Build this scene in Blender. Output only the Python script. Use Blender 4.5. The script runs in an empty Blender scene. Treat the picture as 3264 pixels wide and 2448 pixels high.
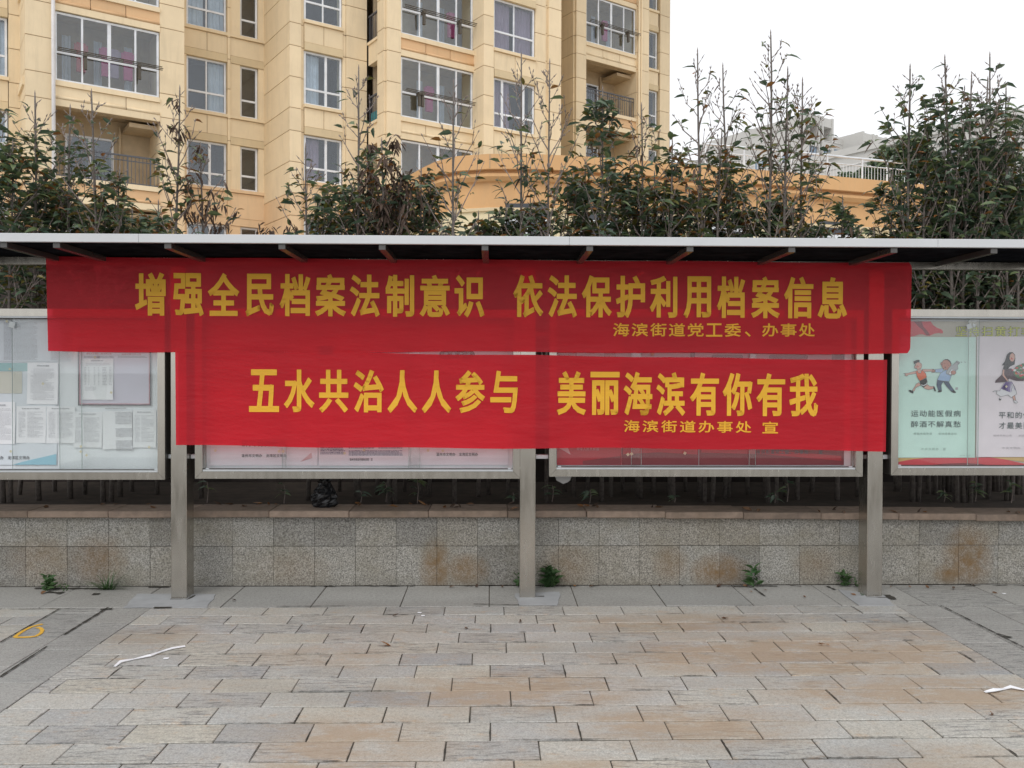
import bpy, math, random
from mathutils import Vector
S = bpy.context.scene
C = S.collection
# ------------------------------------------------------------------ camera
CAMH = 1.6; YAW = math.radians(1.28); PIT = math.radians(-.72); ROLL = math.radians(.16); FPX = 2767.
cam = bpy.data.cameras.new('camera'); camo = bpy.data.objects.new('camera', cam); C.objects.link(camo)
cam.sensor_width = 36; cam.lens = FPX/3264*36; cam.clip_start = .05; cam.clip_end = 2000
fw = Vector((math.sin(YAW)*math.cos(PIT), math.cos(YAW)*math.cos(PIT), math.sin(PIT)))
r0 = Vector((math.cos(YAW), -math.sin(YAW), 0)); u0 = r0.cross(fw)
rt = r0*math.cos(ROLL)+u0*math.sin(ROLL); up = -r0*math.sin(ROLL)+u0*math.cos(ROLL)
from mathutils import Matrix
camo.matrix_world = Matrix(((rt.x, up.x, -fw.x, 0), (rt.y, up.y, -fw.y, 0), (rt.z, up.z, -fw.z, CAMH), (0, 0, 0, 1)))
S.camera = camo
# ------------------------------------------------------------------ world, sun, exposure
SUN_EL = math.radians(50); SUN_AZ = math.radians(200)
W = bpy.data.worlds.new('World'); S.world = W; W.use_nodes = True
nt = W.node_tree; nt.nodes.clear()
out = nt.nodes.new('ShaderNodeOutputWorld'); bg = nt.nodes.new('ShaderNodeBackground')
sky = nt.nodes.new('ShaderNodeTexSky'); sky.sky_type = 'NISHITA'; sky.sun_disc = False
sky.sun_elevation = SUN_EL; sky.sun_rotation = SUN_AZ
hs = nt.nodes.new('ShaderNodeHueSaturation'); hs.inputs['Saturation'].default_value = .12
mx = nt.nodes.new('ShaderNodeMix'); mx.data_type = 'RGBA'; mx.inputs[0].default_value = .86
nt.links.new(sky.outputs[0], hs.inputs['Color']); nt.links.new(hs.outputs[0], mx.inputs[6])
mx.inputs[7].default_value = (10.6, 10.75, 11.1, 1)       # the even cloud layer over the thin blue
nt.links.new(mx.outputs[2], bg.inputs[0]); bg.inputs[1].default_value = .1
nt.links.new(bg.outputs[0], out.inputs[0])
sl = bpy.data.lights.new('sun', 'SUN'); sl.energy = 1.0; sl.angle = math.radians(30); sl.color = (1, .97, .93)
so = bpy.data.objects.new('sun', sl); C.objects.link(so)
sd = Vector((math.sin(SUN_AZ)*math.cos(SUN_EL), math.cos(SUN_AZ)*math.cos(SUN_EL), math.sin(SUN_EL)))
so.rotation_euler = sd.to_track_quat('Z', 'Y').to_euler()
S.view_settings.view_transform = 'Standard'; S.view_settings.look = 'None'
S.view_settings.exposure = .14; S.view_settings.gamma = 1; S.view_settings.use_curve_mapping = False
S.render.engine = 'CYCLES'
S.cycles.max_bounces = 8; S.cycles.transparent_max_bounces = 24
R = random.Random(7)
# ------------------------------------------------------------------ measuring helpers
def ray(u, v): return fw + rt*((u-1632.)/FPX) - up*((v-1224.)/FPX)
def onY(u, v, Y):
    d = ray(u, v); k = Y/d.y; return d.x*k, CAMH+d.z*k
def gnd(u, v, z=0.):
    d = ray(u, v); k = (z-CAMH)/d.z; return d.x*k, d.y*k
FA = math.radians(33.3); fa = Vector((math.cos(FA), math.sin(FA), 0)); fn = Vector((-math.sin(FA), math.cos(FA), 0))
FP = Vector((0, 39.3, 0))
# ------------------------------------------------------------------ materials
def sock(n, a): return n.inputs[a]
def newmat(name):
    m = bpy.data.materials.new(name); m.use_nodes = True; m.node_tree.nodes.clear()
    o = m.node_tree.nodes.new('ShaderNodeOutputMaterial'); return m, m.node_tree, o
class NB:
    def __init__(s, t): s.t = t
    def n(s, typ, **k):
        x = s.t.nodes.new('ShaderNode'+typ)
        for a, b in k.items():
            if hasattr(x, a): setattr(x, a, b)
        return x
    def l(s, a, b): s.t.links.new(a, b)
    def noise(s, vec, scale, det=4, rough=.6):
        x = s.n('TexNoise'); x.inputs['Scale'].default_value = scale; x.inputs['Detail'].default_value = det
        x.inputs['Roughness'].default_value = rough
        if vec is not None: s.l(vec, x.inputs['Vector'])
        return x.outputs['Fac']
    def ramp(s, fac, *st, interp='LINEAR'):
        x = s.n('ValToRGB'); cr = x.color_ramp; cr.interpolation = interp
        while len(cr.elements) < len(st): cr.elements.new(.5)
        for e, (p, c) in zip(cr.elements, st):
            e.position = p; e.color = (*(c if isinstance(c, (tuple, list)) else (c, c, c)), 1)
        s.l(fac, x.inputs[0]); return x.outputs[0]
    def mix(s, fac, a, b, mode='MIX'):
        x = s.n('Mix', data_type='RGBA', blend_type=mode)
        for i, v in ((0, fac), (6, a), (7, b)):
            if isinstance(v, (int, float)): x.inputs[i].default_value = v
            elif isinstance(v, tuple): x.inputs[i].default_value = (*v, 1)
            else: s.l(v, x.inputs[i])
        return x.outputs[2]
    def math(s, op, a, b=0., c=0.):
        x = s.n('Math', operation=op)
        for i, v in enumerate((a, b, c)):
            if isinstance(v, (int, float)): x.inputs[i].default_value = v
            else: s.l(v, x.inputs[i])
        return x.outputs[0]
    def pos(s, sc=(1, 1, 1)):
        g = s.n('NewGeometry'); m = s.n('Mapping'); m.inputs['Scale'].default_value = sc; s.l(g.outputs['Position'], m.inputs['Vector'])
        return m.outputs[0]
    def bump(s, h, strength, dist=.01):
        b = s.n('Bump'); b.inputs['Strength'].default_value = strength; b.inputs['Distance'].default_value = dist
        s.l(h, b.inputs['Height']); return b.outputs[0]
    def principled(s, col, rough=.6, metal=0., nrm=None, **k):
        p = s.n('BsdfPrincipled')
        for nm, v in (('Base Color', col), ('Roughness', rough), ('Metallic', metal)):
            if isinstance(v, tuple): p.inputs[nm].default_value = (*v, 1)
            elif isinstance(v, (int, float)): p.inputs[nm].default_value = v
            else: s.l(v, p.inputs[nm])
        if nrm is not None: s.l(nrm, p.inputs['Normal'])
        for a, v in k.items(): p.inputs[a].default_value = v
        return p.outputs[0]
def basic(name, col, rough=.6, metal=0., var=.12, vs=3., bump=0., bs=60., rnd=0., spec=.5, dirt=None):
    m, t, o = newmat(name); b = NB(t); p = b.pos()
    f = b.noise(p, vs, 5); lo = tuple(max(0, c*(1-var)) for c in col); hi = tuple(min(1, c*(1+var)) for c in col)
    c = b.ramp(f, (.3, lo), (.7, hi))
    if rnd:
        oi = b.n('ObjectInfo'); g = b.ramp(oi.outputs['Random'], (0, 1-rnd), (1, 1+rnd*.6)); c = b.mix(1., c, g, 'MULTIPLY')
    if dirt:
        d = b.noise(b.pos((1.2, 1.2, .35)), 1.6, 6, .7); c = b.mix(b.ramp(d, (.5, 0.), (.78, dirt[1])), c, dirt[0])
    n = None
    if bump: n = b.bump(b.noise(p, bs, 3), bump, .004)
    b.l(b.principled(c, rough, metal, n, **{'Specular IOR Level': spec}), o.inputs[0]); return m
def steel(name, col, rough=.32):
    m, t, o = newmat(name); b = NB(t)
    f = b.noise(b.pos((8, 8, 1.2)), 3, 3); f2 = b.noise(b.pos(), 2.2, 5, .65)
    c = b.mix(b.ramp(f2, (.3, 0.), (.75, 1.)), col, tuple(x*.84 for x in col))
    r = b.ramp(f, (.3, rough*.8), (.7, rough*1.2)); b.l(b.principled(c, r, .95), o.inputs[0]); return m
def glass(name, base=.05, tint=(.93, .97, .96), k=.6, rough=.02):
    m, t, o = newmat(name); b = NB(t)
    lw = b.n('LayerWeight'); lw.inputs['Blend'].default_value = .5
    f = b.math('MULTIPLY_ADD', b.math('POWER', lw.outputs['Facing'], 4.), k, base)
    tr = b.n('BsdfTransparent'); tr.inputs[0].default_value = (*tint, 1); gl = b.n('BsdfGlossy'); gl.inputs['Roughness'].default_value = rough
    mx = b.n('MixShader'); b.l(f, mx.inputs[0]); b.l(tr.outputs[0], mx.inputs[1]); b.l(gl.outputs[0], mx.inputs[2])
    b.l(mx.outputs[0], o.inputs[0]); return m
def cloth(name, col, tcol, wt=.4, wtl=.2, fold=.25):
    m, t, o = newmat(name); b = NB(t)
    f = b.noise(b.pos((.7, 1, 2.2)), 2.5, 4); c = b.mix(b.ramp(f, (.3, 0.), (.7, 1.)), col, tuple(x*.86 for x in col))
    d = b.n('BsdfDiffuse'); b.l(c, d.inputs[0])
    wv = b.noise(b.pos((500, 500, 500)), 1, 2); h = b.noise(b.pos((1.2, 1, 5)), 2.2, 4)
    nn = b.bump(h, fold, .02); b.l(nn, d.inputs['Normal'])
    tl = b.n('BsdfTranslucent'); b.l(c, tl.inputs[0]); tr = b.n('BsdfTransparent'); tr.inputs[0].default_value = (*tcol, 1)
    g = b.n('BsdfGlossy'); g.inputs['Roughness'].default_value = .45; g.inputs[0].default_value = (1, .75, .7, 1); b.l(nn, g.inputs['Normal'])
    m1 = b.n('MixShader'); m1.inputs[0].default_value = wtl; b.l(d.outputs[0], m1.inputs[1]); b.l(tl.outputs[0], m1.inputs[2])
    m2 = b.n('MixShader'); m2.inputs[0].default_value = wt; b.l(m1.outputs[0], m2.inputs[1]); b.l(tr.outputs[0], m2.inputs[2])
    m3 = b.n('MixShader'); m3.inputs[0].default_value = .025; b.l(m2.outputs[0], m3.inputs[1]); b.l(g.outputs[0], m3.inputs[2])
    b.l(m3.outputs[0], o.inputs[0]); return m
def facade_mat(name, col):
    m, t, o = newmat(name); b = NB(t)
    f = b.noise(b.pos(), .9, 6, .65); c = b.mix(b.ramp(f, (.35, 0.), (.7, 1.)), col, tuple(x*.9 for x in col))
    st = b.noise(b.pos((2.2, 2.2, .25)), 1.5, 6, .75); c = b.mix(b.ramp(st, (.5, 0.), (.8, .3)), c, (.42, .34, .22))
    oi = b.n('ObjectInfo'); c = b.mix(1., c, b.ramp(oi.outputs['Random'], (0, .95), (1, 1.03)), 'MULTIPLY')
    b.l(b.principled(c, .8, 0., b.bump(b.noise(b.pos(), 30, 3), .15, .01), **{'Specular IOR Level': .25}), o.inputs[0]); return m
def granite_mat():
    m, t, o = newmat('speckled_granite'); b = NB(t); p = b.pos()
    sp = b.noise(p, 100, 4, .8); c = b.ramp(sp, (.35, (.06, .058, .054)), (.46, (.22, .213, .197)), (.56, (.37, .36, .335)), (.7, (.55, .54, .52)))
    big = b.noise(b.pos((1, 1, 1.6)), 3.2, 5, .7); c = b.mix(b.ramp(big, (.44, 0.), (.74, .5)), c, (.2, .18, .13))
    oi = b.n('ObjectInfo'); c = b.mix(1., c, b.ramp(oi.outputs['Random'], (0, (.70, .69, .67)), (.5, (1., 1., .98)), (1, (.90, .86, .79))), 'MULTIPLY')
    # rust that has run down the joints and a darker grey-brown near the foot
    g = b.n('NewGeometry'); sx = b.n('SeparateXYZ'); b.l(g.outputs['Position'], sx.inputs[0]); tot = None
    for x, z, rx, rz, w in ((-2.93, .2, .25, .22, .7), (-.42, .12, .14, .26, 1.), (-.2, .12, .2, .14, .9), (1.72, .1, .26, .16, 1.), (1.35, .16, .16, .15, .6), (.55, .14, .25, .2, .5), (3.62, .2, .22, .3, 1.), (3.5, .08, .16, .1, 1.), (-3.35, .2, .3, .2, .45), (2.45, .15, .2, .15, .4), (-1.5, .12, .35, .16, .3)):
        dx = b.math('DIVIDE', b.math('SUBTRACT', sx.outputs[0], x), rx); dz = b.math('DIVIDE', b.math('SUBTRACT', sx.outputs[2], z), rz)
        q = b.math('MULTIPLY', b.math('MAXIMUM', b.math('SUBTRACT', 1., b.math('ADD', b.math('MULTIPLY', dx, dx), b.math('MULTIPLY', dz, dz))), 0.), w)
        tot = q if tot is None else b.math('MAXIMUM', tot, q)
    br = b.noise(p, 14, 5, .7); tot = b.math('MULTIPLY', tot, b.ramp(br, (.3, .35), (.65, 1.1)))
    c = b.mix(b.math('MULTIPLY', tot, .85), c, (.17, .095, .03))
    low = b.ramp(sx.outputs[2], (0., .5), (.09, 0.)); c = b.mix(b.math('MULTIPLY', low, b.ramp(br, (.35, .2), (.65, 1.))), c, (.12, .11, .09))
    b.l(b.principled(c, .75, 0., b.bump(sp, .35, .004)), o.inputs[0]); return m
def paver_mat(name, cols, stain=1.):
    m, t, o = newmat(name); b = NB(t); oi = b.n('ObjectInfo'); r = oi.outputs['Random']
    p = b.pos(); q = b.n('VectorMath', operation='ADD'); cx = b.n('CombineXYZ'); b.l(b.math('MULTIPLY', r, 31.), cx.inputs[0]); b.l(b.math('MULTIPLY', r, 17.), cx.inputs[1])
    b.l(p, q.inputs[0]); b.l(cx.outputs[0], q.inputs[1]); pv = q.outputs[0]
    c = b.ramp(r, *[(i/(len(cols)-1), k) for i, k in enumerate(cols)])
    c = b.mix(b.ramp(b.noise(pv, 4, 5, .65), (.38, 0.), (.72, .42 if stain else .2)), c, (.42, .37, .29) if stain else (.2, .2, .19))
    mp = b.n('Mapping'); mp.inputs['Scale'].default_value = (3.5, 26, 10); b.l(pv, mp.inputs['Vector'])
    r2 = b.math('FRACT', b.math('MULTIPLY', r, 7.31))
    sv = b.math('MULTIPLY', b.ramp(b.noise(mp.outputs[0], 2, 5, .75), (.5, 0.), (.62, 1.)), b.ramp(r2, (.4, 0.), (.75, .8))); c = b.mix(sv, c, (.13, .13, .13))
    sp = b.noise(p, 130, 3, .75); c = b.mix(1., c, b.ramp(sp, (.34, .74), (.5, 1.), (.68, 1.22)), 'MULTIPLY')
    sp2 = b.noise(p, 48, 4, .8); c = b.mix(1., c, b.ramp(sp2, (.32, .72), (.5, 1.), (.7, 1.16)), 'MULTIPLY')
    # rust and foot traffic marks across the square
    big = b.noise(b.pos((.9, 1.4, 1)), .9, 6, .7); c = b.mix(b.ramp(big, (.50, 0.), (.68, .4*stain)), c, (.34, .29, .23))
    fine = b.noise(b.pos((2.5, 5, 1)), 2.6, 6, .75); c = b.mix(b.ramp(fine, (.56, 0.), (.72, .5*stain)), c, (.46, .27, .12))
    if stain:                              # tea coloured rust bloom, strongest right of the middle of the square
        g = b.n('NewGeometry'); sx = b.n('SeparateXYZ'); b.l(g.outputs['Position'], sx.inputs[0]); tot = None
        for x_, y_, rx, ry, w_ in ((1.75, 4.9, 1.3, .42, 1.), (.1, 4.35, .8, .35, .9), (.9, 3.9, .7, .3, .7), (-.6, 3.7, .5, .45, .7), (2.2, 4.3, .9, .3, .9), (1.2, 5.5, .9, .3, .6), (-.9, 4.9, .6, .25, .5), (-2., 5.3, .35, .25, .5), (.3, 3.4, .5, .25, .6), (2.6, 5.3, .5, .25, .6), (1.9, 3.5, .5, .25, .45)):
            dx = b.math('DIVIDE', b.math('SUBTRACT', sx.outputs[0], x_), rx); dy = b.math('DIVIDE', b.math('SUBTRACT', sx.outputs[1], y_), ry)
            q2_ = b.math('MULTIPLY', b.math('MAXIMUM', b.math('SUBTRACT', 1., b.math('ADD', b.math('MULTIPLY', dx, dx), b.math('MULTIPLY', dy, dy))), 0.), w_)
            tot = q2_ if tot is None else b.math('MAXIMUM', tot, q2_)
        br = b.noise(b.pos((1.6, 3.6, 1)), 2.2, 7, .78); pb = b.noise(pv, 1.4, 2)
        k_ = b.math('MULTIPLY', b.math('MULTIPLY', tot, b.ramp(br, (.36, .12), (.6, 1.25))), b.ramp(pb, (.3, .55), (.7, 1.2))); k_ = b.math('MINIMUM', b.math('MULTIPLY', k_, 1.25), .72)
        c = b.mix(k_, c, b.mix(b.noise(p, 9, 4, .7), (.31, .22, .14), (.40, .30, .205)))
    wet = b.noise(b.pos((.5, 1.2, 1)), 1.3, 5, .6); c = b.mix(b.ramp(wet, (.5, 0.), (.75, .35)), c, (.17, .16, .145))
    b.l(b.principled(c, b.ramp(big, (.3, .62), (.7, .8)), 0., b.bump(b.noise(p, 90, 4, .7), .35, .003)), o.inputs[0]); return m
def leafmat(name, a, bc, rough=.38):
    m, t, o = newmat(name); b = NB(t)
    f = b.noise(b.pos(), 11, 3); c = b.ramp(f, (.35, a), (.65, bc))
    pr = b.principled(c, rough, 0., None, **{'Specular IOR Level': .5}); tl = b.n('BsdfTranslucent'); b.l(c, tl.inputs[0])
    mx = b.n('MixShader'); mx.inputs[0].default_value = .28; b.l(pr, mx.inputs[1]); b.l(tl.outputs[0], mx.inputs[2]); b.l(mx.outputs[0], o.inputs[0]); return m
FAC = facade_mat('cream_render', (.87, .71, .48)); FACO = facade_mat('orange_render', (.76, .50, .28)); FACL = facade_mat('peach_render', (.84, .61, .38))
STAINED = facade_mat('weathered_render', (.72, .58, .37)); GROOVE = basic('groove_coat', (.45, .33, .2)); INNER = basic('balcony_inside_render', (.55, .43, .28), .8)  # GROOVE: darker coat in the joints between panels
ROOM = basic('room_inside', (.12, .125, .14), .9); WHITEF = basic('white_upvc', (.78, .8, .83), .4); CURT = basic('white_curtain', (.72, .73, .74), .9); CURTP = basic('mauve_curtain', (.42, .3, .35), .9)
WGL = glass('window_glass', .095, (.84, .89, .93), .45); BGL = glass('board_glass', .055, (.985, .993, .99), .4)
RAIL = basic('grey_painted_rail', (.09, .095, .11), .45); RACK = basic('bronze_drying_rail', (.085, .07, .05), .5); WPIPE = basic('white_drainpipe', (.74, .72, .72), .5)
STEEL = steel('brushed_steel', (.56, .53, .475), .24); ALU = basic('bright_aluminium', (.62, .65, .67), .42, .55, .05); FASCIA = basic('white_fascia_metal', (.62, .635, .65), .4, .0, .04, dirt=((.6, .58, .54), .2))
DARKST = basic('dark_steel_side', (.10, .095, .09), .35, .6); ROOF = basic('tinted_roof_sheet', (.014, .015, .018), .7, 0., .5, 8, spec=0.)
BRED = cloth('red_banner_cloth', (.86, .026, .05), (.92, .045, .08), .46, .12, .42)
BGOLD = cloth('gold_banner_ink', (1., .56, .055), (.9, .5, .2), .0, .06, .4)
GRAN = granite_mat(); CAPM = basic('reddish_granite', (.26, .195, .15), .7, 0., .25, 14, .3, 120, .22, dirt=((.17, .12, .075), .7))
PAV = paver_mat('warm_stone_paver', ((.39, .40, .395), (.43, .43, .405), (.455, .445, .405), (.41, .415, .40), (.455, .435, .375), (.445, .445, .43), (.32, .325, .325), (.44, .435, .41), (.42, .41, .38)))
SLAB = paver_mat('grey_stone_slab', ((.32, .32, .305), (.36, .355, .335), (.335, .33, .31)), 0.)
MORT = basic('dark_joint_sand', (.075, .065, .05), .95, 0., .6, 6, .4); SOIL = basic('planter_soil', (.045, .033, .024), .95, 0., .4, 9, .6)
BACKW = basic('shade_toned_rear_wall', (.05, .04, .036), .9, 0., .4, 2.5, .3, 30, 0, .3); PATCH = basic('pale_cement_patch', (.34, .35, .36), .8, 0., .12, 8, .3); PALE = basic('paving_beyond', (.42, .41, .38), .85)  # rear wall: shade of hedge and canopy is put into its colour
BARK = basic('grey_bark', (.15, .13, .115), .85, 0., .35, 40, .5, 90); TWIG = basic('purple_brown_twig', (.25, .205, .185), .8, 0., .3, 40)
LM = [leafmat('leaf_dark', (.075, .125, .085), (.12, .165, .1), .3), leafmat('leaf_mid', (.12, .18, .09), (.19, .23, .10), .32), leafmat('leaf_olive', (.13, .14, .03), (.2, .15, .04)), leafmat('leaf_rust', (.26, .10, .035), (.34, .17, .05)), leafmat('leaf_dead', (.085, .055, .04), (.14, .095, .07), .8)]
GRASS = leafmat('weed_green', (.045, .11, .035), (.085, .155, .055), .6); DRY = basic('dry_leaf', (.17, .09, .045), .8, 0., .5, 20)
PAPER = basic('white_paper', (.86, .87, .9), .7, 0., .03, 4); INK = basic('black_ink', (.12, .12, .14), .7); INKG = basic('grey_ink', (.46, .47, .50), .7); INKR = basic('red_ink', (.6, .07, .10), .6); BOARDW = basic('board_lining', (.83, .86, .90), .6, 0., .05)
def flat(n, c, r=.55): return basic(n, c, r, 0., .04, 6)
# ------------------------------------------------------------------ object helpers
def tag(o, label=None, cat=None, group=None, kind=None):
    for k, v in (('label', label), ('category', cat), ('group', group), ('kind', kind)):
        if v: o[k] = v
    return o
def link(name, me, parent=None):
    o = bpy.data.objects.new(name, me); C.objects.link(o)
    if parent is not None: o.parent = parent
    return o
def root(name, label, cat, loc=(0, 0, 0), rz=0, group=None):
    o = bpy.data.objects.new(name, None); C.objects.link(o); o.location = loc; o.rotation_euler = (0, 0, rz); o.empty_display_size = .1
    return tag(o, label, cat, group)
class MB:
    def __init__(s): s.v = []; s.f = []; s.m = []
    def quad(s, *p, mi=0):
        n = len(s.v); s.v += [tuple(x) for x in p]; s.f.append(tuple(range(n, n+len(p)))); s.m.append(mi)
    def box(s, x0, x1, y0, y1, z0, z1, mi=0):
        n = len(s.v); s.v += [(x, y, z) for z in (z0, z1) for y in (y0, y1) for x in (x0, x1)]
        for f in ((0, 2, 3, 1), (4, 5, 7, 6), (0, 1, 5, 4), (2, 6, 7, 3), (0, 4, 6, 2), (1, 3, 7, 5)): s.f.append(tuple(n+i for i in f)); s.m.append(mi)
        return s
    def cbox(s, x0, x1, y0, y1, z0, z1, c=.003, jit=0., mi=0, rr=None):     # chamfered box, slightly irregular
        n = len(s.v); rr = rr or R
        for sx in (0, 1):
            for sy in (0, 1):
                for sz in (0, 1):
                    X, Y, Z = (x0, x1)[sx], (y0, y1)[sy], (z0, z1)[sz]; dx, dy, dz = (c, -c)[sx], (c, -c)[sy], (c, -c)[sz]
                    j = [rr.uniform(-jit, jit) for _ in range(3)]
                    s.v += [(X+j[0], Y+dy+j[1], Z+dz+j[2]), (X+dx+j[0], Y+j[1], Z+dz+j[2]), (X+dx+j[0], Y+dy+j[1], Z+j[2])]
        def V(sx, sy, sz, a): return n+(sx*4+sy*2+sz)*3+a
        F = []
        for k in (0, 1):
            F.append([V(k, 0, 0, 0), V(k, 1, 0, 0), V(k, 1, 1, 0), V(k, 0, 1, 0)]); F.append([V(0, k, 0, 1), V(1, k, 0, 1), V(1, k, 1, 1), V(0, k, 1, 1)]); F.append([V(0, 0, k, 2), V(1, 0, k, 2), V(1, 1, k, 2), V(0, 1, k, 2)])
            for l in (0, 1):
                F.append([V(k, l, 0, 0), V(k, l, 1, 0), V(k, l, 1, 1), V(k, l, 0, 1)]); F.append([V(k, 0, l, 0), V(k, 1, l, 0), V(k, 1, l, 2), V(k, 0, l, 2)]); F.append([V(0, k, l, 1), V(1, k, l, 1), V(1, k, l, 2), V(0, k, l, 2)])
                for q in (0, 1): F.append([V(k, l, q, 0), V(k, l, q, 1), V(k, l, q, 2)])
        s.f += F; s.m += [mi]*len(F); return s
    def tube(s, pts, rads, sides=5, mi=0, cap=True):
        pts = [Vector(p) for p in pts]; n0 = len(s.v)
        for i, p in enumerate(pts):
            d = (pts[min(i+1, len(pts)-1)]-pts[max(i-1, 0)]); d = d.normalized() if d.length > 1e-9 else Vector((0, 0, 1))
            a = d.cross(Vector((0, 0, 1)) if abs(d.z) < .9 else Vector((1, 0, 0))).normalized(); b = d.cross(a); r = rads[i] if isinstance(rads, (list, tuple)) else rads
            for k in range(sides):
                an = 2*math.pi*k/sides; s.v.append(tuple(p+(a*math.cos(an)+b*math.sin(an))*r))
        for i in range(len(pts)-1):
            for k in range(sides):
                a0 = n0+i*sides+k; a1 = n0+i*sides+(k+1) % sides; s.f.append((a0, a1, a1+sides, a0+sides)); s.m.append(mi)
        if cap and sides > 2:
            s.f.append(tuple(range(n0, n0+sides))); s.f.append(tuple(n0+(len(pts)-1)*sides+k for k in range(sides))); s.m += [mi, mi]
        return s
    def mesh(s, name, mats, smooth=False):
        me = bpy.data.meshes.new(name); me.from_pydata(s.v, [], s.f)
        for m in (mats if isinstance(mats, (list, tuple)) else [mats]): me.materials.append(m)
        me.polygons.foreach_set('material_index', s.m)
        if smooth: me.polygons.foreach_set('use_smooth', [True]*len(s.f))
        me.update(); me.validate(); fixn(me); return me
    def build(s, name, mats, parent=None, smooth=False): return link(name, s.mesh(name, mats, smooth), parent)
import bmesh
def fixn(me):
    if len(me.polygons) > 4000: return
    bm = bmesh.new(); bm.from_mesh(me); bmesh.ops.recalc_face_normals(bm, faces=bm.faces); bm.to_mesh(me); bm.free()
_cube = {}
def piece(name, parent, mat, x0, x1, y0, y1, z0, z1):
    k = mat.name
    if k not in _cube: _cube[k] = MB().box(-.5, .5, -.5, .5, -.5, .5).mesh('block', mat)
    o = link(name, _cube[k], parent); o.location = ((x0+x1)/2, (y0+y1)/2, (z0+z1)/2); o.scale = (abs(x1-x0), abs(y1-y0), abs(z1-z0)); return o
# lettering
_g = {}
def glyph(ch, bold=.03):
    bold = 0
    if (ch, bold) in _g: return _g[ch, bold]
    c = bpy.data.curves.new('lettering', 'FONT'); c.body = ch; c.resolution_u = 3; bold = 0
    o = bpy.data.objects.new('lettering', c); C.objects.link(o); dg = bpy.context.evaluated_depsgraph_get()
    me = bpy.data.meshes.new_from_object(o.evaluated_get(dg)); bpy.data.objects.remove(o); bpy.data.curves.remove(c)
    r = ([tuple(v.co) for v in me.vertices], [tuple(p.vertices) for p in me.polygons]); bpy.data.meshes.remove(me)
    _g[ch, bold] = r; return r
def put_glyph(mb, ch, x0, x1, z0, z1, y, bold=.03, box=None, mi=0, yf=None, skew=0.):
    vs, fs = glyph(ch, bold)
    if not vs: return
    if box is None: bx = (min(v[0] for v in vs), max(v[0] for v in vs), min(v[1] for v in vs), max(v[1] for v in vs))
    else: bx = box
    n = len(mb.v); sw = bold*(z1-z0)*(.6 if box is None else .5); Q = []
    ax, az = (sw, sw) if box is None else (0, 0)
    for v in vs:
        X = x0+ax+(v[0]-bx[0])/(bx[1]-bx[0])*(x1-x0-2*ax); Z = z0+az+(v[1]-bx[2])/(bx[3]-bx[2])*(z1-z0-2*az)+skew*(X-x0)
        Q.append((X, Z)); mb.v.append((X, (yf(X, Z) if yf else 0)+y, Z))
    for f in fs: mb.f.append(tuple(n+i for i in f)); mb.m.append(mi)
    if sw > 0:                            # heavier strokes: a thin strip along every outline edge
        cnt = {}
        for f in fs:
            for i in range(len(f)): e = (f[i], f[(i+1) % len(f)]); k = (min(e), max(e)); cnt[k] = cnt.get(k, 0)+1
        for (i, j), c in cnt.items():
            if c != 1: continue
            a, b = Vector(Q[i]), Vector(Q[j]); d = b-a
            if d.length < 1e-6: continue
            d.normalize(); a = a-d*sw*.8; b = b+d*sw*.8; nn = Vector((-d.y, d.x))*sw
            mb.quad(*[(p.x, (yf(p.x, p.y) if yf else 0)+y-.0004-(.0002 if (i+j) % 2 else 0), p.y) for p in (a+nn, b+nn, b-nn, a-nn)], mi=mi)
EM = (0., 1., -.12, .88)
def text_row(mb, txt, xc, zc, pitch, w, h, y, bold=.02, mi=0):
    n = len(txt)
    for i, ch in enumerate(txt):
        if ch in ' ': continue
        x = xc+(i-(n-1)/2)*pitch
        if ch in '、，。·': put_glyph(mb, ch, x-w/2, x+w/2, zc-h/2, zc+h/2, y, bold, EM, mi)
        else: put_glyph(mb, ch, x-w/2, x+w/2, zc-h/2, zc+h/2, y, bold, EM, mi)
def scribble(mb, x0, x1, z0, z1, lines, y, rnd, th=.35, indent=0., ragged=.35, mi=0):    # rows of unreadably small print
    dz = (z1-z0)/lines
    for i in range(lines):
        z = z1-(i+.5)*dz; x = x0+(indent if rnd.random() < .25 else 0); xe = x1-(rnd.random()*(x1-x0)*ragged if rnd.random() < .35 else 0)
        while x < xe:
            w = min(rnd.uniform(.006, .02), xe-x); hh = dz*th*rnd.uniform(.7, 1.1)/2
            mb.quad((x, y, z-hh), (x+w, y, z-hh), (x+w, y, z+hh), (x, y, z+hh), mi=mi); x += w+rnd.uniform(.0012, .004)
# ------------------------------------------------------------------ the ground
def sheet(name, x0, x1, y0, y1, z, mat):
    mb = MB(); mb.quad((x0, y0, z), (x1, y0, z), (x1, y1, z), (x0, y1, z)); o = mb.build(name, mat); o['kind'] = 'structure'; return o
sheet('ground', -900, 900, -900, 900, -.06, PALE)
pav = MB().box(-7.5, 8., -4., 6.53, -.05, -.006).build('pavement', MORT); pav['kind'] = 'structure'
rp = random.Random(11)
pmesh = []
for k in range(10):
    pmesh.append(MB().cbox(-.1975, .1975, -.0942, .0942, -.03, 0, .003, .0014, rr=rp).mesh('paver', PAV))
def paver(x, y, w=None):
    me = rp.choice(pmesh) if w is None else MB().cbox(-w/2, w/2, -.0942, .0942, -.03, 0, .003, .001, rr=rp).mesh('paver', PAV)
    o = link('paver', me, pav); o.location = (x, y, rp.uniform(-.002, .0015)); o.rotation_euler = (rp.uniform(-.004, .004), rp.uniform(-.003, .003), rp.uniform(-.004, .004)); return o
JOINTS = []; PX, PY = .4, .197; XL, XR = -2.31, 2.795
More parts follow.
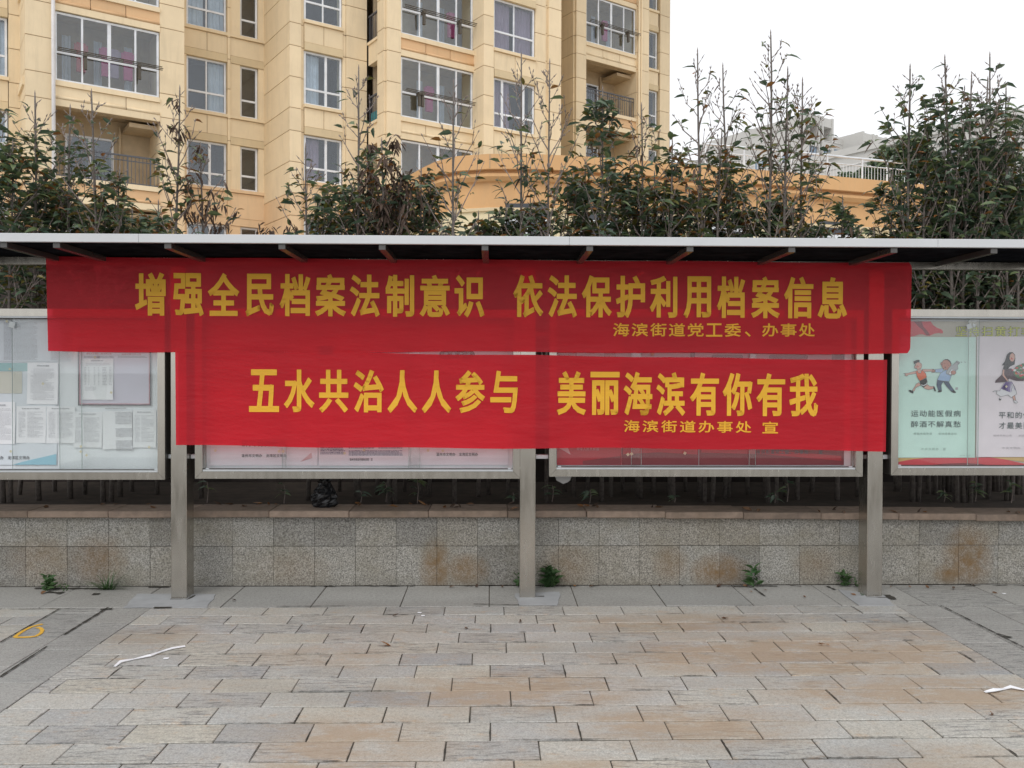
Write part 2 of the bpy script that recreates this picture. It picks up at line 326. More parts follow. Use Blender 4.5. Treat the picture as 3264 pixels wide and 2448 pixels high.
for r in range(16):
    y = 5.93-(r+.5)*PY; off = (0, .2, .09, .29)[r % 4]+rp.uniform(-.01, .01); x = XL-off
    while x < XR-.01:
        a, b = max(x, XL), min(x+PX, XR); JOINTS.append((a, y))
        if b-a > PX-.01: paver((a+b)/2, y)
        elif b-a > .03: paver((a+b)/2, y, b-a-.005)
        x += PX
for r in range(9):                                     # the same warm pavers beyond the grey strip on the left
    y = 5.93-(r+.5)*PY
    x = -2.915-PX*(1+.5*(r % 2))
    if r % 2: paver(-2.915-.1, y, .193)
    while x > -5: paver(x+PX/2, y); x -= PX
def slab(x0, x1, y0, y1, mat=SLAB, name='slab'):
    o = MB().cbox(-(x1-x0)/2+.003, (x1-x0)/2-.003, -(y1-y0)/2+.003, (y1-y0)/2-.003, -.03, 0, .003, .001, rr=rp).build(name, mat, pav)
    o.location = ((x0+x1)/2, (y0+y1)/2, rp.uniform(-.0015, .001)); return o
for x0, x1, dy in ((-2.915, -2.615, .12), (-2.615, -2.31, .36), (2.795, 3.09, .3), (3.09, 3.405, .05), (3.405, 3.9, .2), (3.9, 4.4, .4), (4.4, 4.9, .1)):
    y = 5.93; yy = y-dy
    while y > 2.6: slab(x0, x1, max(yy, 2.5), y); y = yy; yy -= .53
x = -4.9
while x < 5.2:
    w = .61; slab(x, x+w, 5.935, 6.515); x += w
# cement patches at the post feet, yellow mark, cracks of dark moss
def blob(name, pts, z, mat, parent=None, label=None, cat=None, th=.004):
    mb = MB(); n = len(pts); c = (sum(p[0] for p in pts)/n, sum(p[1] for p in pts)/n)
    for i in range(n):
        a, b = pts[i], pts[(i+1) % n]; mb.quad((a[0], a[1], z), (b[0], b[1], z), (c[0], c[1], z+th*.2)); mb.quad((a[0], a[1], z-th), (b[0], b[1], z-th), (b[0], b[1], z), (a[0], a[1], z))
    o = mb.build(name, mat, parent)
    if label: tag(o, label, cat)
    return o
def rough(pts, n=5, j=.008):
    o = []
    for i in range(len(pts)):
        a, b = pts[i], pts[(i+1) % len(pts)]
        for k in range(n): t = k/n; o.append((a[0]+(b[0]-a[0])*t+rp.uniform(-j, j), a[1]+(b[1]-a[1])*t+rp.uniform(-j, j)))
    return o
for uv in (((440, 1895), (690, 1895), (660, 1938), (395, 1938)), ((1640, 1893), (1785, 1888), (1775, 1930), (1655, 1930)), ((2670, 1880), (2820, 1900), (2850, 1932), (2740, 1932))):
    blob('cement_patch', rough([gnd(*q) for q in uv]), .005, PATCH, pav)
moss = MB()
MOSSM = basic('black_moss', (.04, .036, .028), .95, 0., .3, 40)
def streak(pts, w=.008):
    for a, b in zip(pts, pts[1:]):
        ax, ay = gnd(*a); bx, by = gnd(*b); d = Vector((bx-ax, by-ay, 0)); nn = Vector((-d.y, d.x, 0)).normalized(); m = max(2, int(d.length/.025)); pr = None
        for i in range(m+1):
            t = i/m; p = Vector((ax, ay, .006))+d*t; ww = w*rp.uniform(.35, 1.3); q = (p+nn*ww/2, p-nn*ww/2)
            if pr: moss.quad(pr[0], pr[1], q[1], q[0])
            pr = q
streak([(345, 1938), (205, 2025)], .016); streak([(150, 2062), (0, 2160)], .014); streak([(188, 1943), (0, 2050)], .01); streak([(30, 1944), (240, 1942)], .01)
streak([(2998, 1931), (3264, 2066)], .012); streak([(3180, 2022), (3222, 2035)], .03); streak([(2990, 1931), (2890, 1932)], .006); streak([(880, 1935), (1100, 1933)], .008); streak([(1510, 1927), (1655, 1930)], .01)
streak([(110, 1877), (330, 1878)], .045); streak([(475, 1873), (540, 1873)], .035); streak([(150, 1889), (200, 1892)], .05); streak([(295, 1896), (318, 1895)], .05); streak([(690, 1870), (760, 1868)], .02)
streak([(1500, 1864), (1570, 1868)], .02); streak([(2635, 1870), (2662, 1881)], .02); streak([(2825, 1898), (2850, 1912)], .06); streak([(2760, 1905), (2828, 1907)], .02); streak([(542, 1912), (600, 1912)], .018); streak([(600, 1912), (622, 1900)], .02); streak([(1668, 1903), (1735, 1903)], .02)
streak([(2405, 1878), (2438, 1902)], .015); streak([(490, 1939), (548, 1938)], .03); streak([(320, 1945), (358, 1942)], .045)
for i in range(46):
    u = rp.uniform(0, 3264); streak([(u, 1866+rp.uniform(0, 5)), (u+rp.uniform(15, 60), 1867+rp.uniform(0, 4))], rp.uniform(.006, .018))
def jstreak(x0, y0, x1, y1, w):
    d = Vector((x1-x0, y1-y0, 0)); nn = Vector((-d.y, d.x, 0)).normalized(); m = max(3, int(d.length/.016)); pr = None
    for i in range(m+1):
        ww = w*rp.uniform(.2, 1.5)*min(1, 3*min(i, m-i)/m+.15); p = Vector((x0, y0, .0035))+d*i/m+nn*rp.uniform(-.001, .001); q = (p+nn*ww/2, p-nn*ww/2)
        if pr: moss.quad(pr[0], pr[1], q[1], q[0])
        pr = q
for r in range(13):
    y = 5.93-r*PY
    for i in range(6):
        x = rp.uniform(-2.2, 2.6); L = rp.uniform(.06, .35); jstreak(x, y, x+L, y, rp.uniform(.003, .006))
for a_, b_ in JOINTS:
    if rp.random() < .3: L = rp.uniform(.05, PY); jstreak(a_, b_-PY/2+.004, a_, b_-PY/2+L-.004, rp.uniform(.003, .008))
o = moss.build('moss_in_joints', MOSSM, pav); o['kind'] = 'stuff'
YEL = basic('yellow_road_paint', (.72, .42, .05), .7, 0., .12, 60)
def ribbon_ground(name, pts, w, z, mat, label, cat, curl=0.):
    P = [Vector((*gnd(*q), z)) for q in pts]; mb = MB(); pr = None; n = len(P)
    for i, p in enumerate(P):
        d = P[min(i+1, n-1)]-P[max(i-1, 0)]; nn = Vector((-d.y, d.x, 0)).normalized()*w/2; h = curl*math.sin(i*1.7)**2
        q = (p+nn+Vector((0, 0, h)), p-nn+Vector((0, 0, h*.4)))
        if pr:
            mb.quad(pr[0], pr[1], q[1], q[0]); b = Vector((0, 0, -.002)); mb.quad(pr[0], q[0], q[0]+b, pr[0]+b); mb.quad(pr[1], q[1], q[1]+b, pr[1]+b)
        pr = q
    o = mb.build(name, mat); return tag(o, label, cat)
z3 = lambda x, y: (x*.2411, 1750+y*.2411)
ribbon_ground('painted_mark', [z3(*q) for q in ((562, 998), (480, 1015), (400, 1040), (320, 1080), (250, 1125), (195, 1168), (225, 1172), (300, 1172), (400, 1168), (480, 1155), (540, 1120), (562, 1080), (535, 1050), (492, 1040))], .022, .004, YEL, 'yellow hand painted loop mark on the grey slabs at the left', 'painted mark')
WRIB = flat('white_plastic', (.78, .79, .82), .4)
ribbon_ground('ribbon', [(365, 2128), (385, 2115), (430, 2103), (480, 2095), (515, 2080), (550, 2071), (590, 2064)], .014, .006, WRIB, 'long white plastic ribbon lying across the pavers at the left', 'ribbon', .012)
ribbon_ground('ribbon', [(3138, 2209), (3170, 2208), (3200, 2199), (3222, 2197), (3264, 2203), (3300, 2195)], .016, .006, WRIB, 'white paper strip lying on the pavers at the right edge', 'ribbon', .015)
# ------------------------------------------------------------------ retaining wall with tiles and coping
zt = lambda X: .522-.009*max(0., X-.6)-.0*X
wall = root('retaining_wall', 'low retaining wall of speckled granite tiles under a reddish stone coping', 'wall', (0, 6.5, 0))
MB().box(-7, 7.5, .035, .3, -.03, .49).build('wall_core', SOIL, wall)
rw = random.Random(5); x = -1.94-.305*16
while x < 7:
    for z0, z1 in ((.003, .2985), (.3015, zt(x)-.004)):
        o = MB().cbox(-.1517, .1517, -.012, .012, -(z1-z0)/2, (z1-z0)/2, .0015, .0007, rr=rw).build('tile', GRAN, wall); o.location = (x+.1525, .025+rw.uniform(-.0015, .0015), (z0+z1)/2)
    x += .305
x = -1.065-.59*10
while x < 7:
    zz = zt(x+.3); o = MB().cbox(-.2935, .2935, 0, .34, 0, .049, .005, .001, rr=rw).build('coping_stone', CAPM, wall); o.location = (x+.295, -.04+rw.uniform(-.003, .003), zz+rw.uniform(-.002, .002)); o.rotation_euler = (0, rw.uniform(-.003, .003), 0); x += .59
bed = MB().box(-8, 8.5, 6.8, 12., .05, .5).build('planter_soil', SOIL); bed['kind'] = 'structure'
bw = tag(MB().box(-9, 9.5, 8.75, 8.9, 0, 2.74).box(-9, 9.5, 8.72, 8.93, 2.74, 2.8).box(-9, 9.5, 8.735, 8.75, 2.2, 2.24).build('boundary_wall', BACKW), 'boundary wall behind the shrubs, coloured dark to stand for shade', 'wall')
# ------------------------------------------------------------------ notice shelter: posts, beam, roof
sh = root('shelter', 'long stainless steel notice board shelter with flat canopy', 'shelter', (0, 6.15, 0))
def shp(n, mat, x0, x1, y0, y1, z0, z1, c=.003): return MB().cbox(x0, x1, y0-6.15, y1-6.15, z0, z1, c).build(n, mat, sh)
posts = [(-2.26-2.47, -2.15-2.47), (-2.262, -2.152), (.197, .307), (2.688, 2.798), (5.16, 5.27)]
for a, b in posts: shp('post', STEEL, a, b, 6.15, 6.30, -.03, 2.352)
shp('beam', STEEL, -6, 6.2, 6.165, 6.235, 2.352, 2.407)
shp('roof_sheet', ROOF, -6, 6.2, 5.48, 6.6, 2.412, 2.424, .001)
xs = [-6, onY(437, 745, 5.45)[0], onY(1241, 750, 5.45)[0]-.0, onY(1728, 757, 5.45)[0], onY(2962, 765, 5.45)[0], 6.2]
xs = [-6.0, -2.2, .48, 2.82, 6.2]
for a, b in zip(xs, xs[1:]): shp('fascia', FASCIA, a+.0006, b-.0006, 5.45, 5.478, 2.405, 2.458, .002)
shp('rear_edge', FASCIA, -6, 6.2, 6.602, 6.63, 2.405, 2.44)
RAFT = basic('rafter_paint', (.12, .115, .11), .25, .5)
for u in (-340, 10, 179, 534, 898, 1218, 1546, 1880, 2200, 2525, 2851, 3170, 3500):
    X = onY(u, 780, 5.48)[0]; shp('rafter', RAFT, X-.022, X+.022, 5.482, 6.163, 2.372, 2.41, .002)
# ------------------------------------------------------------------ notice boards
def board(name, label, x0, x1, z0, z1, glassx, lining):
    b = root(name, label, 'notice board', (0, 6.17, 0)); f = .052
    def q(n, m, a, c, y0, y1, d, e, ch=.0025): return MB().cbox(a, c, y0, y1, d, e, ch).build(n, m, b)
    # mitred frame
    def mit(pts, nm='frame_bar'):
        mb = MB(); P0 = [(p[0], 0, p[1]) for p in pts]; P1 = [(p[0], .1, p[1]) for p in pts]; mb.quad(*P0); mb.quad(*P1)
        for i in range(4): j = (i+1) % 4; mb.quad(P0[i], P0[j], P1[j], P1[i])
        return mb.build(nm, STEEL, b)
    g = .0008
    mit([(x0, z0), (x1, z0), (x1-f, z0+f-g), (x0+f, z0+f-g)]); mit([(x0, z1), (x1, z1), (x1-f, z1-f+g), (x0+f, z1-f+g)])
    mit([(x0, z0+g*2), (x0, z1-g*2), (x0+f-g, z1-f-g), (x0+f-g, z0+f+g)]); mit([(x1, z0+g*2), (x1, z1-g*2), (x1-f+g, z1-f-g), (x1-f+g, z0+f+g)])
    MB().box(x0+f, x1-f, .006, .03, z0+f, z0+f+.011).build('glazing_bead', ALU, b); MB().box(x0+f, x1-f, .006, .03, z1-f-.011, z1-f).build('glazing_bead', ALU, b)
    q('track', DARKST, x0+f+.001, x1-f-.001, .032, .07, z0+f+.001, z0+f+.016, .001); q('track', DARKST, x0+f+.001, x1-f-.001, .032, .07, z1-f-.016, z1-f-.001, .001)
    q('back_panel', lining, x0+f, x1-f, .086, .099, z0+f, z1-f, .001)
    q('side_cheek', DARKST, x0-.0035, x0-.0005, .012, .14, z0+.004, z1-.004, .001); q('side_cheek', DARKST, x1+.0005, x1+.0035, .012, .14, z0+.004, z1-.004, .001)
    q('rear_casing', DARKST, x0+.004, x1-.004, .101, .14, z0+.004, z1-.004, .001)
    for i, (a, c) in enumerate(glassx):
        y = .040+.012*(i % 2); o = MB().box(a, c, y, y+.004, z0+f+.012, z1-f-.012).build('glass_pane', BGL, b)
        for xx in (a, c): MB().box(xx-.0012, xx+.0012, y-.0008, y+.0048, z0+f+.012, z1-f-.012).build('glass_edge', GEDGE, b)
    for xx in (x0+f+.012, x1-f-.035): q('corner_clip', ALU, xx, xx+.025, .031, .04, z0+f+.012, z0+f+.02, .001)
    return b
GEDGE = flat('glass_edge_green', (.36, .43, .42), .3)
B1 = board('notice_board', 'leftmost steel framed notice board full of white printed sheets', -4.35, -2.31, .841, 2.042, ((-4.29, -3.55), (-3.40+.0, -2.36)), BOARDW)
B2 = board('notice_board', 'steel framed notice board left of the middle post, mostly hidden by banners', -2.10, .198, .848, 2.05, ((-2.045, -1.47), (-1.50, -.52), (-.6, .145)), BOARDW)
B3 = board('notice_board', 'steel framed notice board with red posters right of the middle post', .404, 2.66, .863, 2.058, ((.46, 1.07), (1.0, 1.9), (1.85, 2.605)), BOARDW)
B4 = board('notice_board', 'rightmost steel framed notice board with mint and pink cartoon posters', 2.865, 5.1, .873, 2.066, ((2.92, 3.52), (3.45, 4.4), (4.35, 5.04)), BOARDW)
# extra sliding pane seen on the far left board
MB().box(-3.075, -2.365, .0655, .0695, .905, 1.978).build('glass_pane', BGL, B1); MB().box(-3.077, -3.0745, .0645, .0705, .905, 1.978).build('glass_edge', GEDGE, B1); MB().box(-2.915, -2.9125, .05, .057, .905, 1.978).build('glass_edge', GEDGE, B1)
for bx in ((-2.31, -2.262), (-2.152, -2.10), (.198, .197), (.307, .404), (2.66, 2.688), (2.798, 2.865)):
    for z in (1.0, 1.88):
        if bx[1] > bx[0]+.01: shp('bracket', ALU, bx[0]+.004, bx[1]-.001, 6.22, 6.26, z-.015, z+.015, .002)
# ------------------------------------------------------------------ sheets and posters behind the glass
YP = 6.252
rs = random.Random(3)
def sheetobj(name, label, cat, x0, x1, z0, z1, y, mat, tilt=0., curl=.004, group=None):
    r_ = root(name, label, cat, ((x0+x1)/2, y, (z0+z1)/2), 0, group); r_.rotation_euler = (0, tilt, 0); w, h = x1-x0, z1-z0
    mb = MB(); nx, nz = 6, 6; yb = lambda a, c: -curl*((abs(a)*2)**3*max(0, -c)*2+.3*math.sin(a*7+c*5+x0*9)*abs(c))-.001
    def P(i, j, d=0.): a, c = i/nx-.5, j/nz-.5; return (a*w, yb(a, c)+d, c*h)
    for i in range(nx):
        for j in range(nz): mb.quad(P(i, j), P(i+1, j), P(i+1, j+1), P(i, j+1))
    for i in range(nx): mb.quad(P(i, 0), P(i+1, 0), P(i+1, 0, .0006), P(i, 0, .0006)); mb.quad(P(i, nz), P(i+1, nz), P(i+1, nz, .0006), P(i, nz, .0006))
    for j in range(nz): mb.quad(P(0, j), P(0, j+1), P(0, j+1, .0006), P(0, j, .0006)); mb.quad(P(nx, j), P(nx, j+1), P(nx, j+1, .0006), P(nx, j, .0006))
    mb.build('paper', mat, r_); return r_, w, h
def px(u, v, Y=YP): return onY(u, v, Y)
def psheet(name, label, cat, u0, u1, v0, v1, mat=PAPER, lay=1, tilt=0., kind='text', group=None, curl=.006):
    x0, z1 = px(u0, v0); x1, z0 = px(u1, v1); r_, w, h = sheetobj(name, label, cat, x0, x1, z0, z1, YP-.0022*lay, mat, tilt, curl, group); yy = -.0085 if curl > .003 else -.004
    mb = MB()
    if kind == 'text': scribble(mb, -w*.18, w*.22, h*.40, h*.45, 1, yy, rs, .7, 0, 0); scribble(mb, -w*.38, w*.38, -h*.4, h*.36, int(h*95), yy, rs, .3, .02, .4)
    elif kind == 'cols':
        scribble(mb, -w*.3, w*.3, h*.42, h*.46, 1, yy, rs, .7, 0, 0)
        for a, c in ((-.42, -.18), (-.12, .42)): scribble(mb, w*a, w*c, -h*.35, h*.36, int(h*80), yy, rs, .3, .0, .6)
    elif kind == 'table':
        scribble(mb, -w*.2, w*.2, h*.43, h*.47, 1, yy, rs, .7, 0, 0)
        scribble(mb, -w*.38, w*.4, h*.33, h*.40, 3, yy, rs, .3, 0, .3)
        for c0, c1 in ((-.42, -.36), (-.3, -.26), (-.12, -.08), (.02, .06), (.16, .30), (.38, .46)): scribble(mb, w*c0, w*c1, -h*.15, h*.30, 12, yy, rs, .35, 0, .2)
        scribble(mb, -w*.4, -w*.05, -h*.28, -h*.18, 4, yy, rs, .3, 0, .3)
    elif kind == 'news':
        for a, c in ((-.49, -.3), (-.16, .17), (.3, .49)): scribble(mb, w*a, w*c, -h*.47, h*.45, int(h*110), yy, rs, .4, 0, .1)
    if mb.v: mb.build('print', INKG if kind != 'text' else INKG, r_)
    return r_
z5 = lambda x, y: (x*.3256, 1000+y*.3255)
def ps(nm, lb, x0, x1, y0, y1, **k):
    u0, v0 = z5(x0, y0); u1, v1 = z5(x1, y1); return psheet(nm, lb, 'notice', u0, u1, v0, v1, **k)
TEAL = flat('pale_teal_print', (.36, .55, .56)); CREAM = flat('cream_print', (.62, .62, .55)); SKYB = flat('sky_blue_print', (.30, .56, .68)); LILAC = flat('lilac_print', (.66, .63, .74)); PGREY = flat('pale_grey_sheet', (.70, .75, .80))
ps('newspaper_sheet', 'large printed newspaper sheet at the top of the leftmost board', -300, 700, 60, 470, mat=PGREY, lay=1, kind='news', curl=.001)
ps('banner_poster', 'pale poster with teal stripe and blue wave at the left board bottom', -300, 560, 478, 1480, mat=PGREY, lay=1, kind='none', curl=.001)
bp = bpy.data.objects['banner_poster']; c_ = bp.location.copy()
def addflat(parent, name, mat, uvs, dy, Y=YP):
    mb = MB(); P = [px(*q, Y) for q in uvs]; mb.quad(*[(p[0]-parent.location.x, dy, p[1]-parent.location.z) for p in P]); return mb.build(name, mat, parent)
addflat(bp, 'printed_stripe', TEAL, [z5(-300, 482), z5(280, 482), z5(280, 562), z5(-300, 562)], -.0045)
addflat(bp, 'printed_field', CREAM, [z5(-300, 566), z5(220, 566), z5(220, 780), z5(-300, 780)], -.0045)
addflat(bp, 'printed_wave', SKYB, [z5(130, 1478), z5(220, 1450), z5(340, 1422), z5(460, 1395), z5(556, 1372), z5(556, 1478)], -.0045)
def textat(parent, name, txt, u0, u1, v0, v1, mat, dy, bold=.02, Y=YP, ital=0):
    mb = MB(); x0, z1 = px(u0, v0, Y); x1, z0 = px(u1, v1, Y); n = len(txt); w = (x1-x0)/n
    for i, ch in enumerate(txt):
        if ch == ' ': continue
        put_glyph(mb, ch, x0+i*w+w*.02-parent.location.x, x0+(i+1)*w-w*.06-parent.location.x, z0-parent.location.z, z1-parent.location.z, dy, bold, EM)
    return mb.build(name, mat, parent)
u0, v0 = z5(-230, 1392); u1, v1 = z5(298, 1425)
textat(bp, 'lettering', '温州市文明办 龙湾区文明办', *[z5(-175, 0)[0], z5(298, 0)[0], z5(0, 1390)[1], z5(0, 1427)[1]], INK, -.0055)
ps('notice_sheet', 'white notice sheet with a yellow pin in the middle of the left board', 272, 575, 478, 886, lay=3, tilt=.012, kind='text')
ps('notice_sheet', 'white sheet cut by the left photo edge, lower row of the board', -150, 156, 862, 1275, lay=3, kind='text', tilt=0)
ps('notice_sheet', 'grey printed sheet second in the lower row of the left board', 165, 455, 905, 1265, lay=2, kind='cols', mat=PAPER)
ps('notice_sheet', 'curling white sheet third in the lower row of the left board', 460, 742, 905, 1268, lay=2, kind='cols', mat=PAPER, curl=.009)
ps('notice_sheet', 'sheet with torn lower corner under the framed notice', 725, 1003, 960, 1310, lay=2, kind='cols', mat=PAPER)
ps('notice_sheet', 'tilted white sheet with three blocks of print, lower right of left board', 1008, 1300, 950, 1325, lay=3, kind='none', tilt=-.018)
b3s = bpy.data.objects['notice_sheet.005']; mb = MB()
for (a, c, n) in ((.12, .36, 9), (-.14, .04, 8), (-.42, -.2, 12)): scribble(mb, -.01, .11, a*.36, c*.36, n, -.0085, rs, .5, 0, .05)
scribble(mb, -.08, .07, .15, .16, 1, -.0085, rs, .7, 0, 0); mb.build('print', INKG, b3s)
ps('notice_sheet', 'white sheet against the right edge of the left board', 1305, 1532, 940, 1310, lay=2, kind='cols')
u0, v0 = z5(768, 330); u1, v1 = z5(1484, 900); fr = psheet('framed_notice', 'black edged lilac notice with red double border on the left board', 'notice', u0, u1, v0, v1, LILAC, 2, 0, 'none', None, .001)
def frame_lines(parent, u0, u1, v0, v1, t, mat, dy, name):
    mb = MB(); x0, z1 = px(u0, v0); x1, z0 = px(u1, v1); lx, lz = parent.location.x, parent.location.z
    for a, b_, c, d in ((x0, x1, z0, z0+t), (x0, x1, z1-t, z1), (x0, x0+t, z0+t, z1-t), (x1-t, x1, z0+t, z1-t)): mb.box(a-lx, b_-lx, dy, dy+.002, c-lz, d-lz)
    return mb.build(name, mat, parent)
frame_lines(fr, u0, u1, v0, v1, .008, INK, -.006, 'black_edge'); a0, b0 = z5(785, 345); a1, b1 = z5(1468, 885); frame_lines(fr, a0, a1, b0, b1, .0025, INKR, -.005, 'red_border')
textat(fr, 'lettering', '温州市鹿城区人民法院公告', z5(850, 0)[0], z5(1100, 0)[0], z5(0, 380)[1], z5(0, 402)[1], INKR, -.0046); textat(fr, 'lettering', '低保对象公示公告', z5(1195, 0)[0], z5(1390, 0)[0], z5(0, 388)[1], z5(0, 408)[1], INKR, -.0046)
mb = MB(); q = lambda x, y: (px(*z5(x, y))[0]-fr.location.x, px(*z5(x, y))[1]-fr.location.z)
for xa, xb in ((828, 1118), (1160, 1445)): a_, d_ = q(xa, 432); b_, e_ = q(xb, 412); scribble(mb, a_, b_, d_, e_, 2, -.0046, rs, .4, 0, .1)
mb.build('print', INK, fr)
ps('notice_sheet', 'white table sheet pinned over the black edged notice', 815, 1117, 440, 842, lay=5, kind='table')
PIN = flat('yellowed_tape', (.58, .55, .40), .5)
def tape(parent, u, v, s=.011, Y=6.208, mat=None):
    x, z = px(u, v, Y); a = rs.uniform(.2, 1.2); mb = MB(); pr = parent.location; mb.box(-s, s, -.0006, .0006, -s, s); o = mb.build('tape', mat or PIN, parent); o.location = (x-pr.x, Y-pr.y, z-pr.z); o.rotation_euler = (0, a, 0)
for x, y in ((420, 685), (96, 542), (105, 1348), (792, 1300), (790, 1350), (847, 1386), (1460, 1307), (930, 425), (66, 74), (1088, 772)): tape(B1, *z5(x, y), .0075)
WTAPE = flat('white_tape', (.68, .73, .74), .5); tape(B1, *z5(115, 108), .02, 6.208, WTAPE)
# board 2 : white civic posters seen under and between the banners
z6 = lambda x, y: (600+x*.4973, 1390+y*.4971)
PWHITE = flat('white_poster', (.74, .74, .79)); PINKW = flat('pinkish_print', (.62, .42, .44)); NAVY = flat('navy_print', (.045, .04, .16)); DKRED = flat('dark_red_print', (.28, .03, .05)); POSR = flat('red_poster', (.46, .04, .06)); POSR2 = flat('maroon_poster', (.24, .04, .055)); ROSE = flat('rose_print', (.5, .2, .24))
pA = psheet('poster', 'white civic poster at the left end of the covered middle board', 'poster', *[z6(140, 0)[0], z6(830, 0)[0]], 1030, z6(0, 190)[1], PWHITE, 1, 0, 'none', None, .001)
textat(pA, 'lettering', '温州市文明办 龙湾区文明办', z6(342, 0)[0], z6(634, 0)[0], z6(0, 114)[1], z6(0, 136)[1], INK, -.004, .03)
textat(pA, 'headline', '讲文明树新风', z6(340, 0)[0], z6(630, 0)[0], z6(0, 20)[1], z6(0, 68)[1], INK, -.004, .04)
addflat(pA, 'printed_shape', PINKW, [z6(720, 165), z6(790, 105), z6(795, 140)], -.004); addflat(pA, 'printed_title', ROSE, [(770, 1108), (905, 1108), (905, 1128), (770, 1128)], -.004)
pB = psheet('poster', 'white poster with blocks of small violet text on the covered middle board', 'poster', z6(838, 0)[0], z6(1420, 0)[0], 1030, z6(0, 190)[1], PWHITE, 2, 0, 'none', None, .001)
mb = MB(); q2 = lambda x, y: (px(*z6(x, y))[0]-pB.location.x, px(*z6(x, y))[1]-pB.location.z)
for xa, xb, ya, yb, n in ((848, 1008, 30, 118, 9), (1030, 1195, 30, 80, 6), (1220, 1375, 30, 80, 6), (1030, 1375, 90, 125, 5)): a_, d_ = q2(xa, yb); b_, e_ = q2(xb, ya); scribble(mb, a_, b_, d_, e_, n, -.004, rs, .5, 0, .1)
mb.build('print', NAVY, pB); textat(pB, 'lettering', '温州市综合行政执法局 宣', z6(1036, 0)[0], z6(1184, 0)[0], z6(0, 140)[1], z6(0, 158)[1], INK, -.004, .02)
addflat(pB, 'printed_title', NAVY, [(1018, 1104), (1061, 1104), (1061, 1130), (1018, 1130)], -.004)
pC = psheet('poster', 'white civic poster beside the middle post with a dark title pill', 'poster', z6(1425, 0)[0], z6(2054, 0)[0], 1030, z6(0, 188)[1], PWHITE, 1, 0, 'none', None, .001)
textat(pC, 'lettering', '温州市文明办 龙湾区文明办', z6(1590, 0)[0], z6(1858, 0)[0], z6(0, 105)[1], z6(0, 128)[1], INK, -.004, .03)
mb = MB(); pill = []
for i in range(9): a = math.pi/2+math.pi*i/8; pill.append((1412+12*math.cos(a), 1131-13*math.sin(a)))
for i in range(9): a = -math.pi/2+math.pi*i/8; pill.append((1502+12*math.cos(a), 1131-13*math.sin(a)))
addflat(pC, 'title_pill', DKRED, pill, -.004); textat(pC, 'lettering', '健 康 生 活', 1416, 1500, 1122, 1140, LILAC, -.006, .03)
for x, y in ((173, 92), (582, 98), (608, 98), (1002, 110), (1128, 90), (1537, 92), (1632, 94), (2017, 76)): tape(B2, *z6(x, y), .0085)
# board 3 : red posters
z7 = lambda x, y: (1700+x*.5244, 1390+y*.5247)
for nm, lb, a, b_, m, in (('poster', 'red poster with white corner at the left of the red board', 143, 535, POSR), ('poster', 'dark red poster in the middle of the red board', 540, 1002, POSR2), ('poster', 'wide maroon poster with office name at the right of the red board', 1012, 1886, POSR2)):
    o = psheet(nm, lb, 'poster', z7(a, 0)[0], z7(b_, 0)[0], 1030, z7(0, 176)[1], m, 1, 0, 'none', None, .001)
    if a == 143:
        addflat(o, 'printed_corner', PINKW, [z7(150, 62), z7(208, 66), z7(226, 112), z7(160, 74)], -.004); textat(o, 'lettering', '中华人民共和国', z7(262, 0)[0], z7(400, 0)[0], z7(0, 66)[1], z7(0, 88)[1], PINKW, -.004, .01)
        addflat(o, 'printed_field', ROSE, [(1838, 1116), (1925, 1116), (1925, 1145), (1838, 1145)], -.004); addflat(o, 'printed_curve', POSR2, [z7(300, 150), z7(530, 120), z7(530, 172), z7(300, 172)], -.004)
    elif a == 540:
        addflat(o, 'printed_field', ROSE, [(1962, 1116), (2200, 1116), (2200, 1150), (1962, 1150)], -.004); addflat(o, 'printed_curve', POSR, [z7(545, 110), z7(760, 98), z7(998, 112), z7(998, 72), z7(545, 72)], -.004)
    else:
        addflat(o, 'printed_field', ROSE, [(2215, 1116), (2650, 1116), (2650, 1160), (2215, 1160)], -.0035)
        addflat(o, 'printed_curve', POSR, [z7(1020, 100), z7(1400, 110), z7(1870, 150), z7(1870, 120), z7(1400, 84), z7(1020, 76)], -.0035)
        textat(o, 'lettering', '海滨街道党工委、办事处  宣', z7(1350, 0)[0], z7(1760, 0)[0], z7(0, 82)[1], z7(0, 110)[1], INK, -.0045, .03)
        for a2, b2 in ((2267, 2368), (2450, 2575)):
            pl = [(a2+8-8*math.sin(math.pi*i/6), 1138-8*math.cos(math.pi*i/6)) for i in range(7)]+[(b2-8+8*math.sin(math.pi*i/6), 1138+8*math.cos(math.pi*i/6)) for i in range(7)]
            addflat(o, 'title_pill', DKRED, pl, -.0045)
for x, y in ((575, 112), (597, 108), (921, 104)): tape(B3, *z7(x, y), .0095)
tape(B3, 2080, 1129, .009)
# board 4 : header poster, mint poster, pink poster
z8 = lambda x, y: (2830+x*.20491, 1000+y*.20494)
z9 = lambda x, y: (2830+x*.1962, 1260+y*.1962)
HEAD = flat('beige_header_print', (.50, .47, .40)); MINT = flat('mint_poster', (.60, .82, .75)); PINK = flat('pale_pink_poster', (.78, .72, .77)); GOLDP = flat('gold_print', (.62, .42, .18)); REDP = flat('bright_red_print', (.62, .07, .09)); LIME = flat('lime_letter', (.62, .66, .10)); BLK = flat('black_print', (.03, .035, .04))
hp = psheet('poster', 'wide header poster with red flag behind the cartoon posters', 'poster', z8(162, 0)[0], 3560, z8(0, 116)[1], z9(0, 1140)[1], HEAD, 1, 0, 'none', None, .001)
def hpf(name, mat, pts, dy, par=hp, z=z8): return addflat(par, name, mat, [z(*p) for p in pts], dy)
hpf('printed_flag', REDP, [(165, 120), (660, 120), (700, 180), (760, 220), (830, 245), (852, 280), (845, 308), (780, 300), (720, 310), (640, 345), (590, 340), (540, 320), (480, 322), (400, 350), (350, 358), (165, 300)], -.004)
